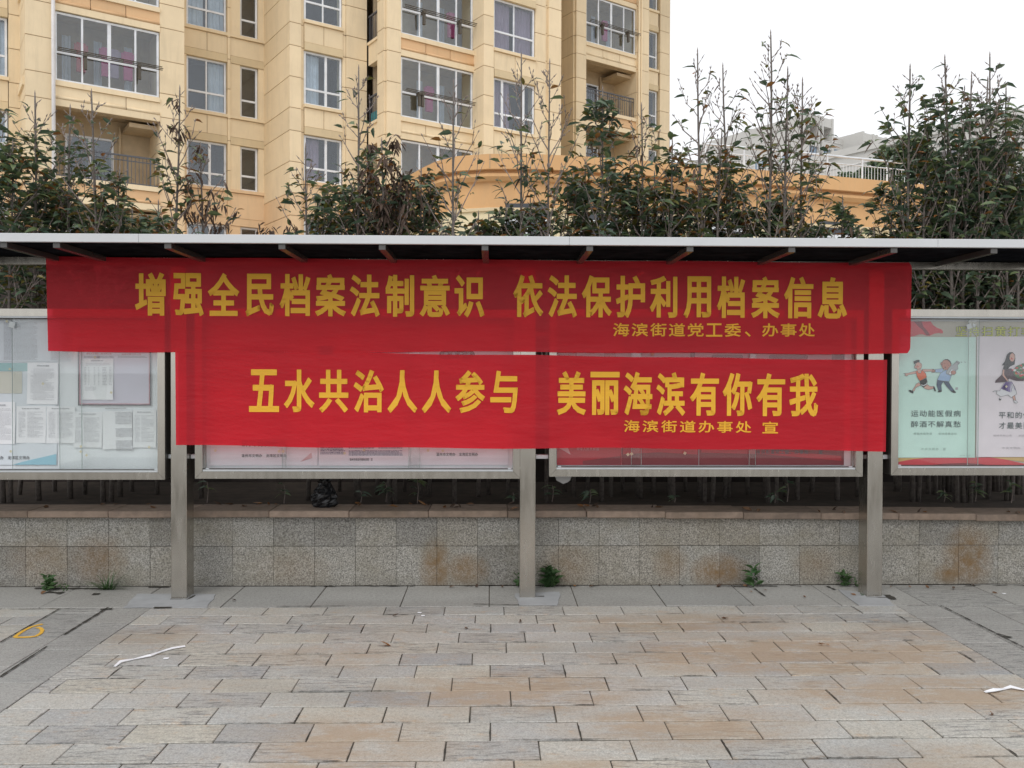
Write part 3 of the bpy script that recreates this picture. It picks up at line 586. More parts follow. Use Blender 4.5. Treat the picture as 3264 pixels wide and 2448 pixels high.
hpf('flag_shadow', POSR2, [(400, 122), (520, 122), (545, 200), (600, 260), (650, 330), (590, 338), (540, 260), (470, 200)], -.0046)
textat(hp, 'lettering_outline', '坚持扫黄打非', z8(1035, 0)[0], z8(2250, 0)[0]+2, z8(0, 190)[1], z8(0, 365)[1], BLK, -.0042, .06); textat(hp, 'lettering', '坚持扫黄打非', z8(1035, 0)[0], z8(2250, 0)[0]+2, z8(0, 190)[1], z8(0, 365)[1], LIME, -.0056, .012)
hpf('printed_wave', REDP, [(165, 1080), (400, 1035), (640, 1016), (1100, 1016), (1640, 1006), (1900, 1040), (2212, 1110), (2212, 1148), (165, 1148)], -.004, z=z9)
hpf('printed_wave', GOLDP, [(165, 1018), (620, 1014), (400, 1038), (165, 1078)], -.0042, z=z9); hpf('printed_wave', GOLDP, [(1660, 1004), (2212, 1000), (2212, 1080), (1900, 1042)], -.0042, z=z9); hpf('wave_shadow', POSR2, [(500, 1148), (900, 1110), (1200, 1098), (1500, 1112), (1740, 1148)], -.0046, z=z9)
mp_ = psheet('poster', 'mint green poster of two running cartoon men holding hands', 'poster', z8(163, 0)[0], z9(1400, 0)[0], z8(0, 360)[1], z9(0, 1010)[1], MINT, 4, 0, 'none', None, .001)
pp_ = psheet('poster', 'pale pink poster of a woman in a purple skirt carrying flowers', 'poster', z8(1376, 0)[0], 3420, z8(0, 352)[1], z9(0, 1000)[1], PINK, 5, 0, 'none', None, .001)
def poly(par, name, mat, pts, lay, outline=True, z=z8):
    if outline:
        mb = MB(); P = [Vector(px(*z(*p))) for p in pts]; n = len(P); w = .0011
        for i in range(n):
            a, b_ = P[i], P[(i+1) % n]; d = b_-a
            if d.length < 1e-6: continue
            nn = Vector((-d.y, d.x)).normalized()*w; ex = d.normalized()*w*.6
            mb.quad(*[(q_.x-par.location.x, -.004-.0006*lay-.0003, q_.y-par.location.z) for q_ in (a+nn-ex, b_+nn+ex, b_-nn+ex, a-nn-ex)])
        mb.build(name+'_outline', INK, par)
    return addflat(par, name, mat, [z(*p) for p in pts], -.004-.0006*lay)
SK = flat('skin_print', (.66, .40, .34)); SK2 = flat('tan_skin_print', (.50, .24, .19)); ORG = flat('orange_vest_print', (.72, .16, .07)); LBL = flat('light_blue_print', (.36, .50, .72)); SLT = flat('slate_print', (.09, .13, .20)); GRYP = flat('bottle_grey_print', (.42, .44, .46)); PUR = flat('purple_print', (.17, .12, .33)); WHP = flat('white_print', (.72, .72, .76)); BRN = flat('brown_print', (.10, .065, .085)); FLR = flat('flower_red_print', (.62, .10, .10)); LGR = flat('leaf_green_print', (.10, .22, .12))
def C2(cx, cy, rx, ry, n=14): return [(cx+rx*math.cos(2*math.pi*i/n), cy+ry*math.sin(2*math.pi*i/n)) for i in range(n)]
m = mp_
poly(m, 'figure_arm', SK, [(300, 925), (420, 890), (425, 930), (310, 948), (285, 968), (250, 962), (262, 940), (232, 930), (262, 925)], 1)
poly(m, 'figure_arm', SK, [(520, 862), (640, 865), (700, 862), (722, 880), (720, 910), (670, 915), (655, 895), (540, 905)], 1)
poly(m, 'figure_leg', SK, [(470, 1068), (500, 1110), (420, 1150), (395, 1205), (368, 1190), (405, 1135), (425, 1095)], 1)
poly(m, 'figure_leg', SK, [(560, 1105), (600, 1100), (640, 1130), (700, 1130), (690, 1165), (620, 1182), (570, 1168), (540, 1140)], 1)
poly(m, 'figure_shoe', BLK, [(305, 1195), (330, 1183), (385, 1205), (380, 1242), (340, 1225)], 2, False); poly(m, 'figure_shoe', BLK, [(690, 1150), (705, 1122), (722, 1160), (735, 1205), (712, 1205)], 2, False)
poly(m, 'figure_shorts', BLK, [(480, 1048), (585, 1000), (602, 1060), (595, 1105), (540, 1148), (495, 1110)], 2, False); poly(m, 'figure_trim', WHP, [(497, 1100), (540, 1112), (585, 1085), (590, 1065), (597, 1072), (590, 1100), (540, 1125), (497, 1108)], 3, False)
poly(m, 'figure_vest', ORG, [(420, 900), (440, 880), (460, 920), (495, 925), (512, 872), (545, 900), (575, 930), (590, 990), (482, 1045), (440, 980)], 2)
poly(m, 'figure_head', SK, C2(462, 810, 52, 56), 3); poly(m, 'figure_neck', SK, [(440, 855), (500, 855), (500, 885), (478, 922), (455, 905)], 2, False); poly(m, 'figure_hair', BLK, [(383, 740), (440, 718), (475, 718), (482, 740), (470, 752), (415, 770), (408, 792), (395, 780)], 4, False); poly(m, 'figure_ear', SK, C2(412, 828, 15, 24, 10), 4); poly(m, 'figure_cheek', FLR, C2(450, 826, 17, 10, 10), 4, False); poly(m, 'figure_eye', BLK, [(435, 803), (452, 800), (452, 804), (435, 808)], 5, False); poly(m, 'figure_eye', BLK, [(480, 798), (496, 796), (496, 800), (480, 802)], 5, False); poly(m, 'figure_mouth', BLK, [(476, 850), (490, 846), (490, 850), (476, 854)], 5, False)
poly(m, 'figure_leg', SLT, [(755, 1035), (850, 1052), (815, 1110), (822, 1190), (770, 1190), (745, 1110)], 1); poly(m, 'figure_leg', SLT, [(845, 1050), (930, 1062), (965, 1120), (1020, 1195), (975, 1212), (900, 1130)], 1); poly(m, 'figure_shoe', BLK, [(757, 1215), (785, 1185), (825, 1190), (820, 1215), (780, 1224)], 2, False); poly(m, 'figure_shoe', BLK, [(970, 1205), (1005, 1188), (1048, 1218), (1030, 1234), (1000, 1228)], 2, False)
poly(m, 'figure_shirt', LBL, [(815, 905), (900, 870), (975, 955), (940, 1055), (800, 1040), (752, 1030), (780, 970)], 2); poly(m, 'figure_sleeve', LBL, [(722, 865), (850, 852), (830, 915), (728, 912)], 3); poly(m, 'figure_hand', SK2, C2(694, 888, 24, 22, 10), 4)
poly(m, 'figure_head', SK2, C2(893, 792, 75, 84), 3); poly(m, 'figure_hair', BLK, [(835, 735), (870, 708), (915, 706), (955, 735), (976, 785), (965, 790), (945, 750), (905, 722), (865, 722)], 4, False); poly(m, 'figure_ear', SK2, C2(820, 778, 15, 22, 10), 4); poly(m, 'figure_eye', BLK, [(850, 772), (872, 768), (872, 773), (850, 777)], 5, False); poly(m, 'figure_eye', BLK, [(915, 795), (932, 800), (931, 806), (915, 800)], 5, False); poly(m, 'figure_mouth', BLK, [(868, 820), (885, 832), (886, 846), (878, 850), (868, 832)], 5, False)
poly(m, 'bottle', GRYP, [(950, 820), (1010, 785), (1055, 733), (1100, 758), (1065, 805), (1072, 855), (1020, 905), (960, 962), (890, 930), (890, 900)], 6); poly(m, 'bottle_label', WHP, [(965, 862), (1030, 870), (1010, 905), (960, 950), (925, 935)], 7); poly(m, 'bottle_neck', GRYP, [(1055, 733), (1100, 758), (1090, 775), (1042, 752)], 7)
poly(m, 'figure_hand', SK2, C2(1000, 915, 40, 34, 10), 8)
poly(m, 'drops', INK, [(1120, 742), (1142, 756), (1132, 764)], 2, False); poly(m, 'drops', INK, [(1168, 742), (1192, 752), (1186, 762)], 2, False); poly(m, 'seal_mark', GRYP, [(1036, 1145), (1076, 1145), (1076, 1182), (1036, 1182)], 1, False)
KAI = flat('brush_ink', (.10, .14, .15)); GR2 = flat('faint_grey_ink', (.34, .46, .43)); GR3 = flat('faint_pink_ink', (.42, .38, .42))
textat(m, 'lettering', '运动能医假病', z9(355, 0)[0], z9(1180, 0)[0], z9(0, 238)[1], z9(0, 350)[1], KAI, -.005, .012); textat(m, 'lettering', '醉酒不解真愁', z9(355, 0)[0], z9(1180, 0)[0], z9(0, 412)[1], z9(0, 522)[1], KAI, -.005, .012)
textat(m, 'small_lettering', '提倡戒烟限酒  坚持适量运动', z9(402, 0)[0], z9(1105, 0)[0], z9(0, 602)[1], z9(0, 640)[1], GR2, -.005, .012); textat(m, 'small_lettering', '中央文明办 宣', z9(520, 0)[0], z9(935, 0)[0], z9(0, 848)[1], z9(0, 892)[1], GR2, -.005, .0); textat(m, 'small_lettering', '漫画作者 朱自尊', z9(1150, 0)[0], z9(1325, 0)[0], z9(0, 966)[1], z9(0, 986)[1], GR2, -.005, .0)
m = pp_
textat(m, 'lettering', '平和的你', z9(1775, 0)[0], z9(2305, 0)[0], z9(0, 262)[1], z9(0, 378)[1], KAI, -.005, .014); textat(m, 'lettering', '才最美丽', z9(1775, 0)[0], z9(2305, 0)[0], z9(0, 432)[1], z9(0, 546)[1], KAI, -.005, .014); textat(m, 'small_lettering', '保持平和心态  积极乐观', z9(1690, 0)[0], z9(2310, 0)[0], z9(0, 634)[1], z9(0, 670)[1], GR3, -.005, .0); textat(m, 'small_lettering', '中央文明办 宣', z9(1828, 0)[0], z9(2265, 0)[0], z9(0, 832)[1], z9(0, 874)[1], GR3, -.005, .0)
poly(m, 'figure_skirt', WHP, [(1800, 1060), (1900, 1050), (1960, 1150), (1985, 1245), (1900, 1305), (1850, 1260), (1740, 1290), (1665, 1245), (1680, 1210), (1610, 1215), (1640, 1195), (1720, 1200), (1760, 1120)], 1)
for a in range(8): poly(m, 'skirt_fold', PUR, [(1810+a*13, 1060), (1822+a*13, 1060), (1790+a*24, 1225-abs(a-4)*10), (1740+a*32, 1215-abs(a-4)*12)], 2, False)
poly(m, 'figure_leg', SK, [(1915, 1290), (1955, 1270), (1970, 1350), (1940, 1345)], 2); poly(m, 'figure_shoe', WHP, [(1928, 1340), (1968, 1350), (1998, 1375), (1985, 1390), (1945, 1380)], 3); poly(m, 'figure_shoe', BLK, C2(1726, 1325, 19, 22, 10), 2, False); poly(m, 'figure_shoe', WHP, C2(1728, 1316, 11, 12, 10), 3, False)
poly(m, 'figure_coat', BRN, [(1790, 860), (1900, 850), (2010, 980), (2120, 1010), (2090, 1045), (1980, 1045), (1870, 1010), (1820, 1060), (1645, 1075), (1660, 1035), (1750, 950)], 2, False); poly(m, 'figure_arm', SK, [(1765, 870), (1795, 868), (1790, 950), (1860, 1045), (1835, 1050), (1760, 960)], 3)
poly(m, 'figure_hair', BLK, [(1830, 640), (1870, 600), (1920, 598), (1955, 635), (1962, 700), (1950, 790), (1880, 820), (1840, 870), (1770, 860), (1790, 800), (1750, 805), (1800, 740)], 3, False); poly(m, 'figure_head', SK, C2(1912, 678, 42, 66), 4, False); poly(m, 'figure_hair', BLK, [(1850, 690), (1870, 620), (1915, 605), (1880, 640), (1868, 700)], 5, False); poly(m, 'figure_cheek', FLR, C2(1905, 700, 15, 12, 10), 5, False); poly(m, 'figure_eye', BLK, [(1888, 676), (1908, 680), (1906, 684), (1888, 681)], 6, False); poly(m, 'figure_mouth', FLR, [(1905, 718), (1925, 716), (1915, 726)], 6, False)
rf = random.Random(2)
poly(m, 'bouquet_leaves', LGR, C2(2060, 900, 130, 110, 18), 6, False)
for i in range(34):
    a = rf.uniform(0, 6.28); d = rf.uniform(0, 1); poly(m, 'bouquet_flower', rf.choice((FLR, FLR, WHP, ORG, LGR, ROSE)), C2(2050+120*d*math.cos(a), 880+100*d*math.sin(a), rf.uniform(12, 30), rf.uniform(12, 26), 9), 7+.3*(i % 4), False)
tape(B4, *z8(1265, 195), .018, 6.207, WTAPE); tape(B4, *z8(1340, 180), .01, 6.207, WTAPE); tape(B4, *z8(1845, 1132), .007)
# ------------------------------------------------------------------ the two red banners
def banner(name, label, TL, TR, BL, BR, Y, amp, seed, corner=0.):
    (x0, zt0), (x1, zt1), (x2, zb0), (x3, zb1) = onY(*TL, Y), onY(*TR, Y), onY(*BL, Y), onY(*BR, Y)
    rr = random.Random(seed); ph = [rr.uniform(0, 6) for _ in range(6)]
    def wave(X, Z):
        return -amp*(.5+.5*math.sin(X*1.9+ph[0]+Z*2.2))-amp*.3*math.sin(X*4.1+ph[2]-Z*4)
    b = root(name, label, 'banner', (0, Y, 0)); mb = MB(); nx, nz = 200, 24; nn = []
    for j in range(nz+1):
        t = j/nz
        for i in range(nx+1):
            s = i/nx; xa = x0+(x1-x0)*s; xb = x2+(x3-x2)*s; za = zt0+(zt1-zt0)*s-.006*abs(math.sin(s*math.pi*4))**1.5; zb = zb0+(zb1-zb0)*s+.004*math.sin(s*9+seed)-.004*math.sin(s*23+seed*2)
            X = xa+(xb-xa)*t; Z = za+(zb-za)*t
            if corner and i == nx and j in (0, nz): X -= corner
            if corner and i == nx and j in (1, nz-1): X -= corner*.1
            mb.v.append((X, wave(X, Z), Z))
    for j in range(nz):
        for i in range(nx): a = j*(nx+1)+i; mb.f.append((a, a+1, a+nx+2, a+nx+1)); mb.m.append(0)
    me = mb.mesh('cloth', BRED, True); o = link('cloth', me, b); return b, wave
def zA(x, y): return 380+x*.5515, 820+y*.5515
def zB(x, y): return 1580+x*.6148, 820+y*.6148
def zC(x, y): return 560+x*.5335, 1120+y*.5333
def zD(x, y): return 1700+x*.5244, 1120+y*.5246
def letters(b, wave, Y, items, z, bold):
    for ch, a, c, t0, t1 in items:
        x0, zz1 = onY(*z(a, t0), Y); x1, zz0 = onY(*z(c, t1), Y); mb = MB(); full = None
        put_glyph(mb, ch, x0, x1, zz0, zz1, -.003, bold, full, 0, wave); mb.build('character', BGOLD, b)
b1, w1 = banner('banner', 'upper long red banner about archives law in yellow characters', (147, 817), (2907, 837), (154, 1119.5), (2901, 1126), 6.135, .006, 3, .02)
it = [(c, a, d, 90+1.7*i, 338+.9*i) for i, (c, a, d) in enumerate((('增', 95, 272), ('强', 315, 490), ('全', 515, 695), ('民', 732, 895), ('档', 930, 1105), ('案', 1135, 1310), ('法', 1335, 1505), ('制', 1540, 1705), ('意', 1738, 1910), ('识', 1938, 2110)))]
letters(b1, w1, 6.135, it, zA, .042)
it = [(c, a, d, 93+1.2*i, 311+.8*i) for i, (c, a, d) in enumerate((('依', 92, 245), ('法', 270, 420), ('保', 447, 600), ('护', 623, 773), ('利', 800, 940), ('用', 975, 1115), ('档', 1147, 1290), ('案', 1325, 1470), ('信', 1495, 1645), ('息', 1670, 1820)))]
letters(b1, w1, 6.135, it, zB, .042)
it = [(c, 608+96.2*i, 692+96.2*i, 341+.4*i, 410+.4*i) for i, c in enumerate('海滨街道党工委')]+[('、', 1290, 1320, 385, 412)]+[(c, 1380+95.5*i, 1463+95.5*i, 343, 412) for i, c in enumerate('办事处')]
letters(b1, w1, 6.135, it, zB, .03)
b2, w2 = banner('banner', 'lower shorter red banner about water treatment in yellow characters', (559, 1115), (2828, 1147), (561, 1421), (2822, 1436), 6.125, .006, 8)
it = [(c, a, d, 107+1.3*i, 362+.9*i) for i, (c, a, d) in enumerate((('五', 440, 620), ('水', 650, 830), ('共', 858, 1033), ('治', 1065, 1243), ('人', 1267, 1443), ('人', 1472, 1645), ('参', 1673, 1847), ('与', 1880, 2043)))]
letters(b2, w2, 6.125, it, zC, .04)
it = [(c, a, d, 122+2*i, 385+1.4*i) for i, (c, a, d) in enumerate((('美', 145, 318), ('丽', 347, 523), ('海', 550, 722), ('滨', 748, 920), ('有', 952, 1125), ('你', 1150, 1328), ('有', 1355, 1527), ('我', 1555, 1727)))]
letters(b2, w2, 6.125, it, zD, .04)
it = [(c, 550+113*i, 645+113*i, 417+1.2*i, 490+.8*i) for i, c in enumerate('海滨街道办事处')]+[('宣', 1390, 1485, 426, 498)]
letters(b2, w2, 6.125, it, zD, .028)
# ------------------------------------------------------------------ apartment building
ab = root('apartment_building', 'tall cream apartment block with glazed balconies and white framed windows', 'building', tuple(FP), FA)
def pc(n, m, *a): return piece(n, ab, m, *a)
J0 = 11.06; FH = 3.03
joints = sorted([J0+FH*k+d for k in range(-4, 5) for d in (0, 1.11, 2.22)])
ZTOP = 25.2
def fcol(z): return FACL if z < 7.9 else FAC
def pier(s0, s1, t0, t1, z0=0, z1=ZTOP, dz=0):
    pc('pier_core', GROOVE, s0+.02, s1-.02, t0+.02, t1-.001, z0, z1); js = [z0]+[j+dz for j in joints if z0+.2 < j+dz < z1-.2]+[z1]
    for a, b in zip(js, js[1:]): pc('wall_panel', fcol((a+b)/2), s0, s1, t0, t1, a+.014, b-.014)
def window(s0, s1, z0, z1, t, rows, fw_=.07, depth=.07, nm='window'):
    mb = MB(); mb.box(s0, s1, t, t+depth, z0, z0+fw_); mb.box(s0, s1, t, t+depth, z1-fw_, z1); mb.box(s0, s0+fw_, t, t+depth, z0+fw_, z1-fw_); mb.box(s1-fw_, s1, t, t+depth, z0+fw_, z1-fw_)
    cells = []
    for a, b, sp in rows:                 # fractions of height, list of mullions (fraction, width)
        za, zb = z0+(z1-z0)*a, z0+(z1-z0)*b
        if a > 0: mb.box(s0+fw_, s1-fw_, t+.001, t+depth-.001, za-fw_/2, za+fw_/2)
        xs_ = [s0+fw_]+[q for f, w in sp for q in (s0+(s1-s0)*f-w/2, s0+(s1-s0)*f+w/2)]+[s1-fw_]
        la, lb = (za+fw_/2 if a > 0 else z0+fw_), (zb-fw_/2 if b < 1 else z1-fw_)
        for f, w in sp: mb.box(s0+(s1-s0)*f-w/2, s0+(s1-s0)*f+w/2, t+.002, t+depth-.002, la, lb)
        for i in range(0, len(xs_), 2): cells.append((xs_[i], xs_[i+1], la, lb))
    w = mb.build(nm, WHITEF, ab)
    for a, b, c, d in cells: piece('pane', w, WGL, a, b, t+.03, t+.036, c, d)
    return w
def curtain(w, s0, s1, z0, z1, t, mat=CURT, seed=0):
    mb = MB(); n = max(6, int((s1-s0)/.05)); pr = None; rr = random.Random(seed+int(s0*77)); p = rr.uniform(0, 6)
    for i in range(n+1):
        s = s0+(s1-s0)*i/n; tt = t+.03*math.sin(i*1.9+p)+.01*math.sin(i*.7)
        if pr: mb.quad((pr[0], pr[1], z0), (s, tt, z0), (s, tt, z1), (pr[0], pr[1], z1)); mb.quad((pr[0], pr[1]+.006, z0), (s, tt+.006, z0), (s, tt+.006, z1), (pr[0], pr[1]+.006, z1))
        pr = (s, tt)
    return mb.build('curtain', mat, w)
STY = {'a': [(0, .36, [(.5, .05)]), (.36, 1, [(.5, .05)])], 'b': [(0, .3, [(.58, .09)]), (.3, 1, [(.58, .09)])], 'c': [(0, .3, [(.22, .1), (.74, .1)]), (.3, 1, [(.22, .1), (.74, .1)])], 'n': [(0, .34, []), (.34, 1, [])]}
rc = random.Random(21)
def window_bay(s0, s1, t, ks, sty, zs=0., pl=0., pr=0., sp=True, wl=0, curt=None):
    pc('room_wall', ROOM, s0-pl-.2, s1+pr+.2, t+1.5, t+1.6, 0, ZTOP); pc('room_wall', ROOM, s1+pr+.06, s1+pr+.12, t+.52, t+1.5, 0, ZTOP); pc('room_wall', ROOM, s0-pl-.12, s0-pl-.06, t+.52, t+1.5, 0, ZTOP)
    for k in ks:
        z0 = 11.22+FH*(k-1)+zs; z1 = z0+1.95
        if k == 0: z0 += .27
        if k == -1: z0, z1 = z0-.5, z1
        top = 11.22+FH*k+zs+(.27 if k == -1 else 0)
        m = fcol(z1+.4)
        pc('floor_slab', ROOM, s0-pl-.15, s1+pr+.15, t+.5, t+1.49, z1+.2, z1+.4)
        pc('spandrel_core', GROOVE, s0-pl, s1+pr, t+.02, t+.5, z1+.02, top-.02)
        pc('lintel', STAINED if k > -1 else m, s0-pl, s1+pr, t-.03, t+.44, z1, z1+.27)
        mid = (s0+s1)/2 if (s1-s0) > 1 else None; za, zb = z1+.29, top-.13
        for a, b in (((s0-pl, mid-.012), (mid+.012, s1+pr)) if mid else ((s0-pl, s1+pr),)): pc('spandrel_panel', m, a, b, t, t+.4, za, zb)
        pc('sill', m, s0-pl-.02, s1+pr+.02, t-.07, t+.46, top-.11, top)
        if pl > .1: pc('wall_panel', m, s0-pl, s0, t, t+.14, z0+.01, z1-.01)
        if pr > .1: pc('wall_panel', m, s1, s1+pr, t, t+.14, z0+.01, z1-.01)
        st = sty[k % len(sty)] if isinstance(sty, (list, tuple)) else sty.get(k, 'a')
        w = window(s0+.012, s1-.012, z0+.012, z1-.012, t+.1, STY[st])
        cs = (curt or {}).get(k, rc.choice((None, 'l', 'r', 'lr', None)) if s1-s0 > 1 else None)
        W_ = s1-s0
        if cs:
            mt = CURTP if 'p' in cs else CURT
            if 'l' in cs: curtain(w, s0+.08, s0+W_*.45, z0+.08, z1-.08, t+.3, mt)
            if 'r' in cs: curtain(w, s0+W_*.58, s1-.06, z0+.08, z1-.08, t+.3, mt, 3)
LOW = (-1, 0, 1, 2, 3)
window_bay(-13.35, -11.89, 0., LOW, {2: 'a', 1: 'a', 0: 'b', -1: 'b', 3: 'a'}, curt={2: 'lr', 1: 'r', 0: None}, pl=.5)
window_bay(-11.40, -10.71, 0., LOW, {k: 'n' for k in LOW}, pl=.37, pr=.25)
window_bay(-9.94, -8.47, -2.76, LOW, {1: 'b', 0: 'b', 2: 'a', -1: 'b', 3: 'a'}, zs=.05, curt={1: 'l', 0: 'lp', 2: None})
window_bay(-3.22, -1.25, -4.95, (-1, 0, 1, 2, 3), {2: 'a', 1: 'c', 0: 'a', -1: 'a', 3: 'a'}, zs=-.2, curt={2: 'lrp', 1: 'lp', 0: None})
window_bay(9.42, 10.18, 0., (0, 1, 2, 3, 4), {k: 'n' for k in range(5)}, zs=-.02)
window_bay(-20.6, -18.99, 0., LOW, {k: 'a' for k in LOW}, pl=.3, curt={1: 'r', 2: 'r'})
pier(-22.5, -20.9, -.3, .5); pier(-18.97, -18.66, -.05, .5); pier(-18.66, -17.92, -1.75, .5, z0=0)
pier(-14.66, -13.86, -1.75, .5); pier(-11.885, -11.785, -.06, .5); pier(-10.5, -10.07, -2.78, .48); pier(-10.065, -9.95, -2.7, .3)
pier(-8.46, -8.34, -2.72, -2.2); pier(-8.33, -7.5, -2.76, -2.2); pier(-7.42, -6.86, -4.30, -3.6); pier(-7.5, -7.425, -4.18, -3.65)
pier(-3.71, -3.25, -4.98, -3.4, dz=-.0); pier(-1.23, -.72, -4.9, -4.4, dz=-.1); pier(-.715, -.62, -4.86, -4.4); pier(-.615, 0., -4.98, -2.4, dz=-.1)
pier(3.53, 4.12, -1.55, .9); pier(3.46, 3.526, -1.42, .9); pier(7.26, 8.07, -1.55, .5); pier(10.3, 11.0, -.03, 6.)
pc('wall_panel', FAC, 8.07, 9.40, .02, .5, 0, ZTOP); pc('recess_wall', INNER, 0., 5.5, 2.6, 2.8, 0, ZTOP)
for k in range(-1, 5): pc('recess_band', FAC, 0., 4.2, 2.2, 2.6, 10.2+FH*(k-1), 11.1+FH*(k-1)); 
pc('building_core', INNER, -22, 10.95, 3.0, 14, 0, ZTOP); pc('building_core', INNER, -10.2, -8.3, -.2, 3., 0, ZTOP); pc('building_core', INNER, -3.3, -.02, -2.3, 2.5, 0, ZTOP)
pc('roof_slab', FAC, -22.6, 11.1, -5.1, 14.1, ZTOP, ZTOP+.3)
RED1 = flat('pink_laundry', (.55, .08, .2)); RED2 = flat('red_laundry', (.5, .07, .06)); TURQ = flat('turquoise_cloth', (.05, .38, .42))
def rack(s0, s1, z, t, seed, hang=(.26, .77)):
    mb = MB(); rr = random.Random(seed)
    for i in range(3): mb.tube([(s0+rr.uniform(0, .1), t-.1-.07*i, z+.03*i), (s1-rr.uniform(-.12, .1), t-.1-.07*i, z+.03*i)], .016, 6)
    for f in hang:
        s = s0+(s1-s0)*f; mb.box(s-.05, s+.05, t-.28, t-.02, z-.08, z+.02); mb.box(s-.045, s+.045, t-.24, t-.14, z-.48, z-.08)
    mb.build('drying_rack', RACK, ab)
def railing(s0, s1, t, z0, z1, n, side=None):
    mb = MB(); mb.box(s0, s1, t-.025, t+.025, z1-.05, z1); mb.box(s0, s1, t-.015, t+.015, z1-.2, z1-.17); mb.box(s0, s1, t-.015, t+.015, z0+.04, z0+.07)
    for i in range(n+1): s = s0+(s1-s0)*i/n; w = .022 if i % 6 == 0 else .009; mb.box(s-w, s+w, t-w, t+w, z0, z1-.05)
    return mb.build('railing', RAIL, ab)
def balcony_bay(s0, s1, t, ks, glazed, zs=0.):
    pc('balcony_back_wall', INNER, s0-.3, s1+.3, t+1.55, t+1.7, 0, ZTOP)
    for k in ks:
        zb = 10.88+FH*(k-1)+zs               # the top of this floor's sill band
        m2 = FACO if k % 2 == 0 else FAC
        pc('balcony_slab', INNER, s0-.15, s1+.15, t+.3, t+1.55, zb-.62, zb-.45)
        pc('sill_band', FAC, s0, s1, t-.06, t+.35, zb-.16, zb); pc('spandrel_core', GROOVE, s0, s1, t+.04, t+.32, zb-.8, zb-.16)
        W_ = (s1-s0)/3
        for i in range(3): pc('spandrel_panel', m2, s0+W_*i+(.012 if i else 0), s0+W_*(i+1)-(.012 if i < 2 else 0), t, t+.3, zb-.5, zb-.17)
        for i in range(3): mb = MB(); mb.tube([(s0+W_*i+.015, t-.01, zb-.53), (s0+W_*(i+1)-.015, t-.01, zb-.53)], .05, 8); mb.build('moulding', m2, ab, True)
        pc('lower_band', FAC, s0, s1, t-.03, t+.35, zb-.8, zb-.585)
        zt_ = zb+FH-.82
        if glazed.get(k):
            rws = [(0, .42, [(.255, .05), (.51, .05), (.765, .05)]), (.42, 1, [(.255, .06), (.51, .11), (.765, .06)])]
            w = window(s0+.02, s1-.02, zb+.01, zt_-.005, t+.05, rws)
            rack(s0+.05, s1+.05, zb+(zt_-zb)*.42, t, k+int(s0), glazed[k] if isinstance(glazed[k], tuple) else (.26, .77))
            r9 = random.Random(int(s0*10)+k*3)
            for i in range(3): curtain(w, s0+(s1-s0)*(.12+.3*i), s0+(s1-s0)*(.2+.3*i), zb+.05, zb+1.9, t+1.2, CURT, i)
            for i in range(4 if (k == 1 and s0 < -10) else 1):
                a = s0+(s1-s0)*r9.uniform(.2, .8); mb = MB(); mb.box(a, a+.28, t+.6, t+.72, zb+.6, zb+1.55); mb.box(a-.07, a+.35, t+.62, t+.7, zb+1.3, zb+1.5); mb.build('laundry', (RED1, RED2, CURTP)[i % 3], ab)
        else:
            railing(s0+.05, s1-.05, t+.1, zb, zb+.98, 26)
            w = window(s0+.5, s0+2.0, zb-.4, zb+1.75, t+1.45, [(0, 1, [(.5, .08)])], nm='balcony_door'); pc('door_recess', ROOM, s0+.5, s0+2., t+1.53, t+1.54, zb-.4, zb+1.75)
            mb = MB(); mb.box(s1-.9, s1, t+.35, t+1.5, zt_-.2, zt_-.06); mb.build('ceiling_beam', INNER, ab)
            mb = MB(); mb.tube([(s1-1., t+1.45, zb-.3), (s1-1., t+1.45, zt_)], .05, 8); mb.build('inner_pipe', INNER, ab)
balcony_bay(-17.86, -14.66, -1.75, (-1, 0, 1, 2, 3), {1: True, 2: (.3, .8), 3: True}); balcony_bay(-6.86, -3.71, -4.26, (-1, 0, 1, 2, 3), {1: (.2, .24), 2: (.26, .75), 0: (.3,), 3: True}, .1)
balcony_bay(4.12, 7.26, -1.5, (0, 1, 2, 3, 4), {3: (.26, .77), 4: True}, .02)
# side openings of the middle balcony stack and of the left stack
for k in range(-1, 4):
    zb = 10.95+FH*(k-1); pc('side_spandrel', FAC, -7.44, -7.2, -3.6, -2.77, zb-.85, zb-.1); pc('side_sill', FAC, -7.49, -7.2, -3.6, -2.77, zb-.1, zb)
    mb = MB(); mb.box(-7.44, -7.38, -3.6, -2.77, zb+.94, zb+1.0)
    for i in range(7): y = -3.58+i*.13; mb.box(-7.42, -7.4, y, y+.02, zb, zb+.94)
    mb.build('railing', RAIL, ab)
    pc('side_sill', FAC, -18.72, -18.5, -1.5, -.1, zb-.3, zb-.05)
mb = MB(); mb.box(-7.36, -7.33, -3.5, -2.85, 8.95+2.02-.0, 11.35); mb.build('hanging_cloth', TURQ, ab)
mb = MB(); mb.tube([(-17.89, -1.9, 0), (-17.89, -1.9, ZTOP)], .06, 8); mb.build('drainpipe', WPIPE, ab, True); mb = MB(); mb.tube([(7.33, -1.64, 0), (7.33, -1.64, ZTOP)], .055, 8); mb.tube([(7.5, -1.64, 0), (7.5, -1.64, ZTOP)], .04, 8); mb.build('drainpipe', FAC, ab, True)
